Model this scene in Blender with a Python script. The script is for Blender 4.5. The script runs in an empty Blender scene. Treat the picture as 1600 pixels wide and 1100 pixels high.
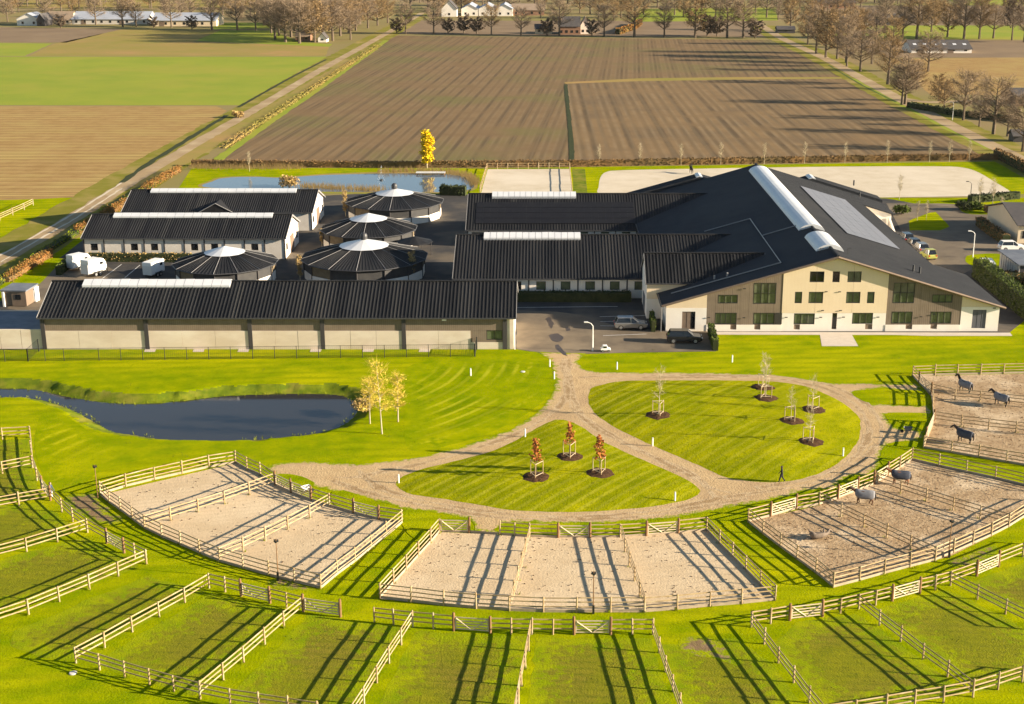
import bpy, bmesh, math, random
import numpy as np
from mathutils import Vector, Matrix, geometry, noise as mnoise
R = math.radians
random.seed(7)
S = bpy.context.scene
COL = S.collection

# ------------------------------------------------------------------ camera
F_PX, PITCH, CAM_H, CX, CY = 2145.0, R(17.15), 55.0, 852.0, 550.0
cam = bpy.data.cameras.new('camera'); cam_o = bpy.data.objects.new('camera', cam); COL.objects.link(cam_o)
cam.sensor_width = 36; cam.lens = F_PX / 1600 * 36; cam.shift_x = (800 - CX) / 1600
cam.clip_start = 1; cam.clip_end = 9000
cam_o.location = (0, 0, CAM_H); cam_o.rotation_euler = (math.pi / 2 - PITCH, 0, 0)
S.camera = cam_o
S.render.resolution_x, S.render.resolution_y = 1024, 704

# ------------------------------------------------------------------ sky, sun, exposure
SUN_DIR = Vector((1.0, -0.17, 0.0)).normalized()
SUN_ELEV = R(15.4)
sun_vec = Vector((SUN_DIR.x * math.cos(SUN_ELEV), SUN_DIR.y * math.cos(SUN_ELEV), math.sin(SUN_ELEV)))
W = bpy.data.worlds.new('World'); S.world = W; W.use_nodes = True
wn = W.node_tree.nodes; wn.clear()
sky = wn.new('ShaderNodeTexSky'); sky.sky_type = 'NISHITA'; sky.sun_disc = False
sky.sun_elevation = SUN_ELEV
sky.sun_rotation = math.atan2(sun_vec.x, sun_vec.y)
sky.air_density = 1.0; sky.dust_density = 0.15; sky.ozone_density = 1.2
bg = wn.new('ShaderNodeBackground'); bg.inputs[1].default_value = 0.05
wo = wn.new('ShaderNodeOutputWorld')
W.node_tree.links.new(sky.outputs[0], bg.inputs[0]); W.node_tree.links.new(bg.outputs[0], wo.inputs[0])
sl = bpy.data.lights.new('sun', 'SUN'); sl.energy = 5.0; sl.angle = R(0.5); sl.color = (1.0, 0.855, 0.66)
so = bpy.data.objects.new('sun', sl); COL.objects.link(so)
so.rotation_euler = sun_vec.to_track_quat('Z', 'Y').to_euler(); so.location = (60, -20, 90)
S.view_settings.view_transform = 'Standard'; S.view_settings.look = 'None'
S.view_settings.gamma = 1; S.view_settings.use_curve_mapping = False
S.view_settings.exposure = 1.75

# ------------------------------------------------------------------ pixel -> ground (survey of the photograph)
def ray(u, v):
    a = (u - CX) / F_PX; b = -(v - CY) / F_PX
    return a, math.cos(PITCH) + b * math.sin(PITCH), -math.sin(PITCH) + b * math.cos(PITCH)
def G(u, v, z=0.0):
    d = ray(u, v); t = (z - CAM_H) / d[2]
    return Vector((d[0] * t, d[1] * t, z))
def V(u, v, Y):
    d = ray(u, v); t = Y / d[1]
    return Vector((d[0] * t, Y, CAM_H + d[2] * t))

# ------------------------------------------------------------------ materials
MATS = {}
def mat(name, c1, c2=None, scale=1.0, rough=0.8, c3=None, scale2=0.1, bump=0.0, bscale=None, metal=0.0, spec=0.3,
        stripes=None, detail=4.0, contrast=(0.35, 0.65), stretch=None, edge=None, speck=None, rings=None):
    """noise-mixed procedural surface in world space; stripes=(angle, wavelength, colour, amount)"""
    m = bpy.data.materials.new(name); m.use_nodes = True
    nt = m.node_tree; n = nt.nodes; L = nt.links
    b = n['Principled BSDF']; b.inputs['Roughness'].default_value = rough
    b.inputs['Metallic'].default_value = metal
    b.inputs['Specular IOR Level'].default_value = spec
    geo = n.new('ShaderNodeNewGeometry')
    pos = geo.outputs['Position']
    if stretch:
        mp = n.new('ShaderNodeMapping'); mp.inputs['Scale'].default_value = stretch[0]
        mp.inputs['Rotation'].default_value = (0, 0, stretch[1]); L.new(pos, mp.inputs[0]); posn = mp.outputs[0]
    else: posn = pos
    def noise(sc, det=detail, src=None):
        t = n.new('ShaderNodeTexNoise'); t.inputs['Scale'].default_value = sc; t.inputs['Detail'].default_value = det
        t.inputs['Roughness'].default_value = 0.62
        L.new(src or posn, t.inputs['Vector']); return t.outputs['Fac']
    def ramp(fac, lo, hi):
        r = n.new('ShaderNodeMapRange'); r.inputs[1].default_value = lo; r.inputs[2].default_value = hi
        L.new(fac, r.inputs[0]); return r.outputs[0]
    def mix(a, bb, fac):
        x = n.new('ShaderNodeMix'); x.data_type = 'RGBA'
        for s, val in ((6, a), (7, bb)):
            if isinstance(val, (tuple, list)): x.inputs[s].default_value = (*val, 1)
            else: L.new(val, x.inputs[s])
        if isinstance(fac, float): x.inputs[0].default_value = fac
        else: L.new(fac, x.inputs[0])
        return x.outputs[2]
    col = c1
    if c2: col = mix(c1, c2, ramp(noise(scale), *contrast))
    if c3: col = mix(col, c3, ramp(noise(scale2, 3), 0.48, 0.68))
    if stripes:
        for ang, wl, sc_, amt in (stripes if isinstance(stripes[0], tuple) else (stripes,)):
            mp = n.new('ShaderNodeMapping'); mp.inputs['Rotation'].default_value = (0, 0, ang)
            L.new(pos, mp.inputs[0])
            wv = n.new('ShaderNodeTexWave'); wv.wave_type = 'BANDS'; wv.bands_direction = 'X'
            wv.inputs['Scale'].default_value = 0.314 / wl; wv.inputs['Distortion'].default_value = 0.7
            wv.inputs['Detail'].default_value = 3; wv.inputs['Detail Scale'].default_value = 0.25
            L.new(mp.outputs[0], wv.inputs[0])
            mu = n.new('ShaderNodeMath'); mu.operation = 'MULTIPLY'; mu.inputs[1].default_value = amt
            L.new(ramp(wv.outputs['Fac'], 0.45 if amt < .8 else 0.86, 0.95 if amt < .8 else .99), mu.inputs[0])
            nz = n.new('ShaderNodeMath'); nz.operation = 'MULTIPLY'
            L.new(mu.outputs[0], nz.inputs[0]); L.new(ramp(noise(0.05, 4, pos), 0.3, 0.65), nz.inputs[1])
            col = mix(col, sc_, nz.outputs[0])
    if rings:      # mowing arcs about a centre: (cx, cy, wavelength, colour, amount)
        for cx_, cy_, wl_, cc_, am_ in rings:
            mp = n.new('ShaderNodeMapping'); mp.inputs['Location'].default_value = (-cx_, -cy_, 0); L.new(pos, mp.inputs[0])
            wv = n.new('ShaderNodeTexWave'); wv.wave_type = 'RINGS'; wv.rings_direction = 'Z'; wv.inputs['Scale'].default_value = 0.314/wl_; wv.inputs['Distortion'].default_value = 0.9; wv.inputs['Detail Scale'].default_value = 0.3
            L.new(mp.outputs[0], wv.inputs[0]); mu = n.new('ShaderNodeMath'); mu.operation = 'MULTIPLY'; L.new(ramp(wv.outputs['Fac'], .6, .98), mu.inputs[0])
            m2 = n.new('ShaderNodeMath'); m2.operation = 'MULTIPLY'; m2.inputs[1].default_value = am_; L.new(ramp(noise(0.12, 4, pos), .35, .6), m2.inputs[0]); L.new(m2.outputs[0], mu.inputs[1]); col = mix(col, cc_, mu.outputs[0])
    if speck:      # fine grain: (colour, scale, low, high, amount)
        mu = n.new('ShaderNodeMath'); mu.operation = 'MULTIPLY'; mu.inputs[1].default_value = speck[4]
        L.new(ramp(noise(speck[1], 2, pos), speck[2], speck[3]), mu.inputs[0]); col = mix(col, speck[0], mu.outputs[0])
    if edge:       # ragged blend to the turf at the rim: (turf a, turf b, width)
        at = n.new('ShaderNodeAttribute'); at.attribute_name = 'edge'
        ad = n.new('ShaderNodeMath'); ad.operation = 'ADD'; L.new(at.outputs['Fac'], ad.inputs[0])
        nm = n.new('ShaderNodeMapRange'); nm.inputs[1].default_value = .3; nm.inputs[2].default_value = .7; nm.inputs[3].default_value = -edge[2]; nm.inputs[4].default_value = edge[2]
        L.new(noise(1.3, 5, pos), nm.inputs[0]); L.new(nm.outputs[0], ad.inputs[1])
        col = mix(mix(edge[0], edge[1], ramp(noise(0.35, 4, pos), .35, .65)), col, ramp(ad.outputs[0], edge[2]*.25, edge[2]*1.1))
    if isinstance(col, tuple): b.inputs['Base Color'].default_value = (*col, 1)
    else: L.new(col, b.inputs['Base Color'])
    if bump:
        bp = n.new('ShaderNodeBump'); bp.inputs['Strength'].default_value = min(1, bump); bp.inputs['Distance'].default_value = max(0.03, bump * 0.1)
        L.new(noise(bscale or scale * 3, 5), bp.inputs['Height']); L.new(bp.outputs[0], b.inputs['Normal'])
    MATS[name] = m
    return m

LA, LB = (0.160, 0.222, 0.001), (0.270, 0.298, 0.001)
mat('lawn', LA, LB, 0.35, 0.9, c3=(0.370, 0.365, 0.002), scale2=0.05, bump=0.8, bscale=5, spec=0.0, speck=((0.11, 0.145, 0.002), 2.6, .50, .72, .40),
    stripes=((R(90), 2.1, (0.13, 0.165, 0.002), 0.45), (R(72), 3.0, (0.40, 0.38, 0.004), 0.4)))
mat('mown_lawn', LA, LB, 0.35, 0.9, c3=(0.370, 0.365, 0.002), scale2=0.05, bump=0.8, bscale=5, spec=0.0, speck=((0.11, 0.145, 0.002), 2.6, .50, .72, .40), edge=(LA, LB, 3.0),
    rings=((-40.0, 176.0, 1.7, (0.42, 0.41, 0.02), 0.75), (-40.0, 176.0, 4.2, (0.10, 0.16, 0.001), 0.6)))
mat('mown_lawn_b', LA, LB, 0.35, 0.9, c3=(0.370, 0.365, 0.002), scale2=0.05, bump=0.8, bscale=5, spec=0.0, speck=((0.11, 0.145, 0.002), 2.6, .50, .72, .40), edge=(LA, LB, 2.0),
    rings=((-22.0, 128.0, 2.2, (0.42, 0.40, 0.01), 0.7), (-22.0, 128.0, 5.0, (0.12, 0.17, 0.001), 0.5)))
mat('island_lawn', (0.190, 0.215, 0.002), (0.285, 0.285, 0.003), 0.45, 0.9, c3=(0.37, 0.345, 0.004), scale2=0.08, bump=0.9, bscale=5, spec=0.0, speck=((0.09, 0.12, 0.002), 2.4, .50, .72, .50),
    stripes=((R(38), 1.25, (0.38, 0.36, 0.03), 0.65), (R(36), 3.1, (0.10, 0.13, 0.003), 0.5)))
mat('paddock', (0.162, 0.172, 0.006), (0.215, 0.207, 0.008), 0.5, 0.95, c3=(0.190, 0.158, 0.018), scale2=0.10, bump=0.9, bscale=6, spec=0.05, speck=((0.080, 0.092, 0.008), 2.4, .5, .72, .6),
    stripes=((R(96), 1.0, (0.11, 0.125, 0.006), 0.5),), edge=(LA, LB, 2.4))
mat('meadow', (0.205, 0.250, 0.028), (0.245, 0.272, 0.032), 0.05, 0.95, c3=(0.275, 0.265, 0.04), scale2=0.02, spec=0.05)
mat('rough_grass', (0.16, 0.155, 0.015), (0.22, 0.19, 0.035), 0.12, 0.95, c3=(0.31, 0.23, 0.08), scale2=0.06, bump=0.6, bscale=3, spec=0.05)
mat('tan_grass', (0.28, 0.205, 0.065), (0.22, 0.20, 0.04), 0.06, 0.95, c3=(0.33, 0.21, 0.08), scale2=0.03, spec=0.05)
mat('bank', (0.09, 0.13, 0.008), (0.16, 0.19, 0.008), 0.8, 0.95, c3=(0.22, 0.2, 0.03), scale2=0.2, bump=0.8, bscale=5, spec=0.05)
mat('far_land', (0.235, 0.175, 0.085), (0.20, 0.185, 0.05), 0.012, 0.95, c3=(0.26, 0.185, 0.10), scale2=0.006, spec=0.05)
mat('stubble', (0.34, 0.22, 0.085), (0.27, 0.165, 0.06), 0.25, 0.95, c3=(0.36, 0.26, 0.09), scale2=0.05, bump=0.8, bscale=3, spec=0.05,
    stripes=((R(90), 5.0, (0.46, 0.33, 0.13), 0.75), (R(90.5), 2.6, (0.19, 0.115, 0.04), 0.65)))
mat('plough_a', (0.172, 0.113, 0.058), (0.205, 0.135, 0.069), 0.10, 0.95, c3=(0.150, 0.130, 0.050), scale2=0.02, bump=0.9, bscale=2.5, spec=0.05,
    stripes=((R(3.5), 7.0, (0.085, 0.060, 0.036), 0.85), (R(3.5), 3.4, (0.105, 0.076, 0.045), 0.6), (R(3.5), 1.7, (0.225, 0.165, 0.095), 0.4)))
mat('plough_b', (0.185, 0.122, 0.062), (0.222, 0.146, 0.073), 0.10, 0.95, c3=(0.15, 0.105, 0.06), scale2=0.03, bump=0.9, bscale=2.5, spec=0.05,
    stripes=((R(-.3), 10.0, (0.085, 0.060, 0.036), 0.95), (R(-.3), 2.4, (0.245, 0.18, 0.105), 0.55), (R(-.3), 3.3, (0.11, 0.08, 0.046), 0.65)))
mat('soil_far', (0.19, 0.135, 0.085), (0.23, 0.165, 0.1), 0.04, 0.95, spec=0.05)
mat('sand', (0.57, 0.44, 0.275), (0.51, 0.385, 0.235), 0.5, 0.95, c3=(0.62, 0.49, 0.32), scale2=0.09, bump=0.7, bscale=5, spec=0.05, speck=((0.38, 0.285, 0.18), 3.6, .55, .74, .5),
    stripes=((R(75), 0.9, (0.47, 0.36, 0.23), 0.5),))
mat('sand_rough', (0.40, 0.285, 0.165), (0.27, 0.18, 0.10), 1.2, 0.95, c3=(0.57, 0.44, 0.285), scale2=0.2, bump=0.9, bscale=3.4, spec=0.05, contrast=(0.42, 0.7), speck=((0.22, 0.14, 0.07), 3.0, .54, .70, .75))
mat('sand_pale', (0.57, 0.49, 0.37), (0.51, 0.43, 0.31), 0.3, 0.95, c3=(0.61, 0.53, 0.41), scale2=0.05, bump=0.4, bscale=3, spec=0.05)
mat('track', (0.51, 0.365, 0.195), (0.45, 0.31, 0.16), 0.7, 0.95, c3=(0.40, 0.275, 0.15), scale2=0.16, bump=0.9, bscale=4, spec=0.05, speck=((0.27, 0.175, 0.085), 3.2, .56, .74, .4), edge=(LA, LB, 0.55))
mat('rut', (0.36, 0.25, 0.135), (0.30, 0.20, 0.10), 0.7, 0.95, bump=0.9, bscale=5, spec=0.05, edge=((0.50, 0.375, 0.225), (0.44, 0.315, 0.18), 0.3))
mat('mud', (0.26, 0.175, 0.095), (0.19, 0.125, 0.065), 1.0, 0.95, bump=0.8, bscale=5, spec=0.05, edge=(LA, LB, 1.0))
mat('mulch', (0.055, 0.030, 0.016), (0.10, 0.055, 0.028), 3.0, 0.95, bump=1.0, bscale=8, spec=0.05)
mat('asphalt', (0.040, 0.038, 0.037), (0.055, 0.050, 0.046), 0.6, 0.85, c3=(0.13, 0.105, 0.075), scale2=0.08, bump=0.3, bscale=10, spec=0.2)
mat('paving', (0.165, 0.130, 0.088), (0.12, 0.094, 0.066), 0.3, 0.85, c3=(0.21, 0.165, 0.11), scale2=0.12, bump=0.4, bscale=8, spec=0.2)
mat('puddle', (0.075, 0.055, 0.038), (0.05, 0.038, 0.028), 1.2, rough=0.35, spec=0.35)
mat('lane', (0.37, 0.265, 0.145), (0.27, 0.19, 0.105), 0.2, 0.9, c3=(0.44, 0.335, 0.20), scale2=0.1, bump=0.5, bscale=4, spec=0.1)
mat('slab', (0.55, 0.48, 0.40), (0.50, 0.43, 0.35), 1.0, 0.85, spec=0.2)
mat('line_paint', (0.72, 0.70, 0.66), (0.55, 0.53, 0.5), 2.0, 0.7)
mat('water_front', (0.026, 0.024, 0.022), rough=0.05, spec=0.36)
mat('water_back', (0.09, 0.125, 0.165), rough=0.05, spec=0.6, bump=0.05, bscale=1.2)  # pale blue of the reflected horizon sky is put into the base colour
mat('wood', (0.42, 0.305, 0.160), (0.30, 0.205, 0.105), 1.2, 0.8, c3=(0.45, 0.36, 0.225), scale2=0.7, bump=0.3, bscale=12, spec=0.2)
mat('wood_pale', (0.56, 0.46, 0.32), (0.47, 0.37, 0.24), 2.5, 0.8, spec=0.2)
mat('wood_dark', (0.24, 0.135, 0.060), (0.17, 0.095, 0.045), 2.0, 0.85, spec=0.15)
mat('kick_board', (0.30, 0.24, 0.17), (0.40, 0.32, 0.22), 1.5, 0.85, spec=0.15)
mat('roof_dark', (0.011, 0.0115, 0.013), (0.022, 0.022, 0.023), 0.25, 0.55, c3=(0.026, 0.0255, 0.026), scale2=0.07, spec=0.12, stretch=((2.0, .25, .4), 0))
mat('roof_dark_b', (0.015, 0.0155, 0.017), (0.027, 0.027, 0.028), 0.3, 0.6, c3=(0.032, 0.031, 0.030), scale2=0.1, spec=0.12, stretch=((2.0, .25, .4), 0))
mat('roof_dark_c', (0.010, 0.0105, 0.012), (0.018, 0.018, 0.019), 0.3, 0.5, c3=(0.030, 0.029, 0.028), scale2=0.12, spec=0.14, stretch=((2.0, .25, .4), 0))
mat('roof_hall', (0.029, 0.031, 0.035), (0.036, 0.038, 0.042), 0.4, 0.75, c3=(0.042, 0.043, 0.046), scale2=0.06, spec=0.08)
mat('trim_metal', (0.26, 0.25, 0.24), rough=0.5, spec=0.4)
mat('gutter', (0.05, 0.05, 0.052), rough=0.5)
mat('skylight', (0.62, 0.62, 0.62), (0.55, 0.56, 0.57), 0.5, 0.35, spec=0.5)
mat('skylight_rib', (0.35, 0.35, 0.36), rough=0.5)
mat('solar', (0.010, 0.010, 0.012), (0.014, 0.014, 0.016), 0.8, 0.4, spec=0.2)
mat('solar_pale', (0.150, 0.155, 0.175), (0.13, 0.135, 0.155), 0.3, 0.5, spec=0.3)
mat('concrete', (0.66, 0.555, 0.435), (0.58, 0.475, 0.36), 0.35, 0.85, c3=(0.71, 0.62, 0.50), scale2=0.25, spec=0.2, stretch=((0.6, 1, 1.6), 0))
mat('render_white', (0.80, 0.74, 0.65), (0.75, 0.68, 0.58), 0.5, 0.85, spec=0.2)
mat('cream', (0.72, 0.58, 0.40), (0.68, 0.54, 0.36), 0.4, 0.8, spec=0.2, stripes=((R(0), 0.5, (0.66, 0.52, 0.34), 0.5),))
mat('stone_wall', (0.60, 0.55, 0.48), (0.54, 0.49, 0.42), 0.6, 0.85, spec=0.2)
mat('cladding', (0.215, 0.165, 0.118), (0.18, 0.138, 0.098), 0.8, 0.75, spec=0.25, stripes=((R(0), 0.28, (0.12, 0.09, 0.062), 0.7),))
mat('dark_frame', (0.035, 0.032, 0.028), rough=0.5)
mat('column', (0.05, 0.045, 0.045), rough=0.6)
mat('door_brown', (0.20, 0.145, 0.10), (0.17, 0.12, 0.085), 1.5, 0.7)
mat('door_grey', (0.10, 0.10, 0.11), rough=0.6)
mat('glass', (0.070, 0.084, 0.048), (0.130, 0.148, 0.085), 0.7, 0.08, spec=0.6)
mat('glass_dark', (0.012, 0.014, 0.016), rough=0.06, spec=0.6)
mat('screen', (0.035, 0.034, 0.034), (0.05, 0.048, 0.045), 1.0, 0.7)
mat('metal_black', (0.018, 0.02, 0.018), rough=0.5)
mat('metal_pale', (0.62, 0.60, 0.56), rough=0.45)
mat('white_paint', (0.78, 0.76, 0.72), (0.70, 0.68, 0.63), 1.0, 0.45, spec=0.4)
mat('blue_paint', (0.33, 0.46, 0.60), rough=0.5)
mat('flat_roof', (0.10, 0.115, 0.14), (0.16, 0.17, 0.19), 0.5, 0.7)
mat('car_black', (0.012, 0.013, 0.016), rough=0.2, spec=0.6)
mat('car_silver', (0.26, 0.25, 0.24), rough=0.25, spec=0.6, metal=0.6)
mat('car_blue', (0.03, 0.04, 0.06), rough=0.2, spec=0.6)
mat('car_yellow', (0.34, 0.35, 0.08), rough=0.3, spec=0.5)
mat('tyre', (0.02, 0.02, 0.02), rough=0.9)
mat('rim', (0.45, 0.44, 0.43), rough=0.35, metal=0.8)
mat('lamp_glass', (0.75, 0.72, 0.65), rough=0.15)
mat('tail_red', (0.4, 0.02, 0.015), rough=0.3)
mat('bark', (0.15, 0.115, 0.08), (0.105, 0.080, 0.056), 1.5, 0.95, spec=0.05)
mat('bark_pale', (0.48, 0.41, 0.28), (0.36, 0.29, 0.18), 1.5, 0.9, spec=0.1)
mat('twig', (0.275, 0.205, 0.135), (0.225, 0.165, 0.108), 0.3, 0.95, spec=0.05)
mat('twig_ochre', (0.295, 0.200, 0.095), (0.24, 0.158, 0.075), 0.3, 0.95, spec=0.05)
mat('twig_dark', (0.155, 0.112, 0.074), (0.12, 0.088, 0.06), 0.3, 0.95, spec=0.05)
mat('leaf_yellow', (0.74, 0.54, 0.012), (0.64, 0.46, 0.015), 1.5, 0.8, spec=0.1)
mat('leaf_gold', (0.60, 0.45, 0.07), (0.50, 0.36, 0.06), 1.5, 0.8, spec=0.1)
mat('leaf_red', (0.42, 0.150, 0.040), (0.30, 0.10, 0.03), 2.0, 0.8, spec=0.1)
mat('leaf_orange', (0.31, 0.130, 0.038), (0.16, 0.115, 0.035), 0.6, 0.9, spec=0.05)
mat('leaf_beech', (0.215, 0.125, 0.050), (0.165, 0.100, 0.045), 0.4, 0.9, c3=(0.13, 0.095, 0.045), scale2=0.08, spec=0.05)
mat('leaf_green', (0.055, 0.085, 0.016), (0.095, 0.115, 0.020), 0.8, 0.85, spec=0.1)
mat('leaf_dark', (0.028, 0.038, 0.014), (0.05, 0.055, 0.02), 0.8, 0.85, spec=0.1)
mat('reed', (0.40, 0.28, 0.11), (0.30, 0.20, 0.075), 0.8, 0.9, spec=0.05)
mat('tuft', (0.13, 0.165, 0.008), (0.20, 0.22, 0.01), 0.4, 0.9, spec=0.05)
mat('horse_bay', (0.10, 0.042, 0.018), (0.07, 0.03, 0.014), 3, 0.7, spec=0.2)
mat('horse_dark', (0.022, 0.016, 0.014), rough=0.6)
mat('horse_chestnut', (0.26, 0.10, 0.035), (0.20, 0.075, 0.03), 3, 0.7, spec=0.2)
mat('horse_grey', (0.19, 0.145, 0.105), (0.13, 0.10, 0.075), 3, 0.8)
mat('rug_navy', (0.035, 0.042, 0.060), (0.05, 0.056, 0.075), 3, 0.8)
mat('rug_grey', (0.15, 0.15, 0.165), (0.19, 0.19, 0.20), 3, 0.8)
mat('cloth_dark', (0.018, 0.018, 0.022), rough=0.85)
mat('cloth_white', (0.65, 0.62, 0.58), rough=0.85)
mat('cloth_blue', (0.05, 0.07, 0.12), rough=0.85)
mat('skin', (0.42, 0.25, 0.17), rough=0.6)
mat('hair', (0.05, 0.03, 0.02), rough=0.7)
mat('brick_wall', (0.30, 0.17, 0.10), (0.24, 0.13, 0.08), 0.8, 0.9)
mat('roof_tile_dark', (0.06, 0.055, 0.055), (0.085, 0.075, 0.07), 0.5, 0.8)
mat('roof_tile_tan', (0.30, 0.22, 0.15), (0.25, 0.18, 0.12), 0.3, 0.85)
mat('roof_sheet', (0.36, 0.38, 0.42), (0.30, 0.32, 0.36), 0.2, 0.5)
mat('spray', (0.75, 0.76, 0.78), rough=0.5)
M = MATS

# ------------------------------------------------------------------ mesh helpers
class MB:
    def __init__(s): s.v = []; s.f = []; s.m = []
    def add(s, vs, fs, mi=0):
        o = len(s.v); s.v += [tuple(p) for p in vs]
        for f in fs: s.f.append([i + o for i in f]); s.m.append(mi)
        return s
    def box(s, x0, x1, y0, y1, z0, z1, mi=0):
        return s.add([(x0,y0,z0),(x1,y0,z0),(x1,y1,z0),(x0,y1,z0),(x0,y0,z1),(x1,y0,z1),(x1,y1,z1),(x0,y1,z1)],
                     [(0,3,2,1),(4,5,6,7),(0,1,5,4),(1,2,6,5),(2,3,7,6),(3,0,4,7)], mi)
    def prism_y(s, poly, y0, y1, mi=0):      # poly in (x,z), counter-clockwise seen from -y
        n = len(poly)
        vs = [(x, y0, z) for x, z in poly] + [(x, y1, z) for x, z in poly]
        fs = [tuple(range(n)), tuple(range(2*n-1, n-1, -1))] + [(i, i+n, (i+1) % n + n, (i+1) % n) for i in range(n)]
        return s.add(vs, fs, mi)
    def prism_x(s, poly, x0, x1, mi=0):      # poly in (y,z)
        n = len(poly)
        vs = [(x0, y, z) for y, z in poly] + [(x1, y, z) for y, z in poly]
        fs = [tuple(range(n-1, -1, -1)), tuple(range(n, 2*n))] + [(i, (i+1) % n, (i+1) % n + n, i+n) for i in range(n)]
        return s.add(vs, fs, mi)
    def tube(s, pts, rads, n=6, mi=0, cap=True):
        pts = [Vector(p) for p in pts]
        if not isinstance(rads, (list, tuple)): rads = [rads] * len(pts)
        rings = []
        vs = []
        for i, p in enumerate(pts):
            d = (pts[min(i+1, len(pts)-1)] - pts[max(i-1, 0)]).normalized()
            a = d.cross(Vector((0, 0, 1)));
            if a.length < 0.05: a = d.cross(Vector((0, 1, 0)))
            a.normalize(); b = d.cross(a).normalized()
            for k in range(n):
                t = 2 * math.pi * k / n
                vs.append(p + (a * math.cos(t) + b * math.sin(t)) * rads[i])
        fs = []
        for i in range(len(pts) - 1):
            for k in range(n):
                fs.append((i*n+k, (i+1)*n+k, (i+1)*n+(k+1) % n, i*n+(k+1) % n))
        if cap: fs += [tuple(range(n)), tuple((len(pts)-1)*n + k for k in range(n-1, -1, -1))]
        return s.add(vs, fs, mi)
    def lathe(s, prof, n=16, c=(0, 0), mi=0):     # prof: (r,z)
        vs = []; fs = []
        for r, z in prof:
            for k in range(n):
                t = 2*math.pi*k/n; vs.append((c[0]+r*math.cos(t), c[1]+r*math.sin(t), z))
        for i in range(len(prof)-1):
            for k in range(n): fs.append((i*n+k, i*n+(k+1) % n, (i+1)*n+(k+1) % n, (i+1)*n+k))
        fs.append(tuple(range(n-1, -1, -1))); fs.append(tuple((len(prof)-1)*n+k for k in range(n)))
        return s.add(vs, fs, mi)
    def mesh(s, name, mats, smooth=False):
        me = bpy.data.meshes.new(name); me.from_pydata(s.v, [], s.f)
        for m in (mats if isinstance(mats, (list, tuple)) else [mats]): me.materials.append(M[m] if isinstance(m, str) else m)
        if any(s.m): me.polygons.foreach_set('material_index', s.m)
        if smooth: me.polygons.foreach_set('use_smooth', [True] * len(me.polygons))
        me.update(); return me
    def build(s, name, mats, parent=None, loc=(0, 0, 0), smooth=False):
        return link(name, s.mesh(name, mats, smooth), parent, loc)
def link(name, me, parent=None, loc=(0, 0, 0), rot=(0, 0, 0), scale=(1, 1, 1)):
    o = bpy.data.objects.new(name, me); COL.objects.link(o)
    o.parent = parent; o.location = loc; o.rotation_euler = rot; o.scale = scale
    return o
def tag(o, label=None, cat=None, group=None, kind=None):
    if label: o['label'] = label
    if cat: o['category'] = cat
    if group: o['group'] = group
    if kind: o['kind'] = kind
    return o
def thing(name, label, cat, loc=(0, 0, 0), rz=0, group=None, scale=1.0):
    o = link(name, None, None, loc, (0, 0, rz), (scale,)*3); o.empty_display_size = 0.2
    return tag(o, label, cat, group)
def instance(proto_parts, name, label, cat, loc, rz=0, scale=(1, 1, 1), group=None):
    """a thing whose parts share mesh data: proto_parts = [(name, mesh)]"""
    t = thing(name, label, cat, loc, rz, group); t.scale = scale if isinstance(scale, tuple) else (scale,)*3
    for pn, me in proto_parts: link(pn, me, t)
    return t

def smooth_loop(pts, step=1.0, jit=0.0, closed=True, smooth=True):
    """Catmull-Rom through ground points, resampled, with a ragged edge"""
    P = [Vector((p[0], p[1])) for p in pts]; n = len(P); out = []
    for i in range(n if closed else n-1):
        p0, p1, p2, p3 = P[(i-1) % n], P[i], P[(i+1) % n], P[(i+2) % n]
        if not closed: p0 = P[max(i-1, 0)]; p3 = P[min(i+2, n-1)]
        k = max(1, int((p2-p1).length / step))
        for j in range(k):
            t = j / k
            if smooth:
                q = 0.5*((2*p1)+(-p0+p2)*t+(2*p0-5*p1+4*p2-p3)*t*t+(-p0+3*p1-3*p2+p3)*t**3)
            else: q = p1.lerp(p2, t)
            if jit:
                q = q + Vector((mnoise.noise((q.x*0.7, q.y*0.7, 1.3)), mnoise.noise((q.x*0.7, q.y*0.7, 7.7)))) * jit \
                      + Vector((mnoise.noise((q.x*2.1, q.y*2.1, 3.3)), mnoise.noise((q.x*2.1, q.y*2.1, 9.7)))) * jit * 0.5
            out.append(q)
    if not closed: out.append(P[-1])
    return out
def sheet(name, loop, z, material, kind='structure', label=None, cat=None):
    vs = [Vector((p[0], p[1], z)) for p in loop]
    tris = geometry.tessellate_polygon([vs])
    mb = MB()
    ar = sum(vs[i].x*vs[(i+1) % len(vs)].y - vs[(i+1) % len(vs)].x*vs[i].y for i in range(len(vs)))
    mb.add(vs, [t for t in tris])
    me = mb.mesh(name, material)
    bm = bmesh.new(); bm.from_mesh(me)
    for f in bm.faces:
        f.normal_update()
        if f.normal.z < 0: f.normal_flip()
    bm.to_mesh(me); bm.free()
    o = link(name, me); tag(o, label, cat, None, kind); return o
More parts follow.
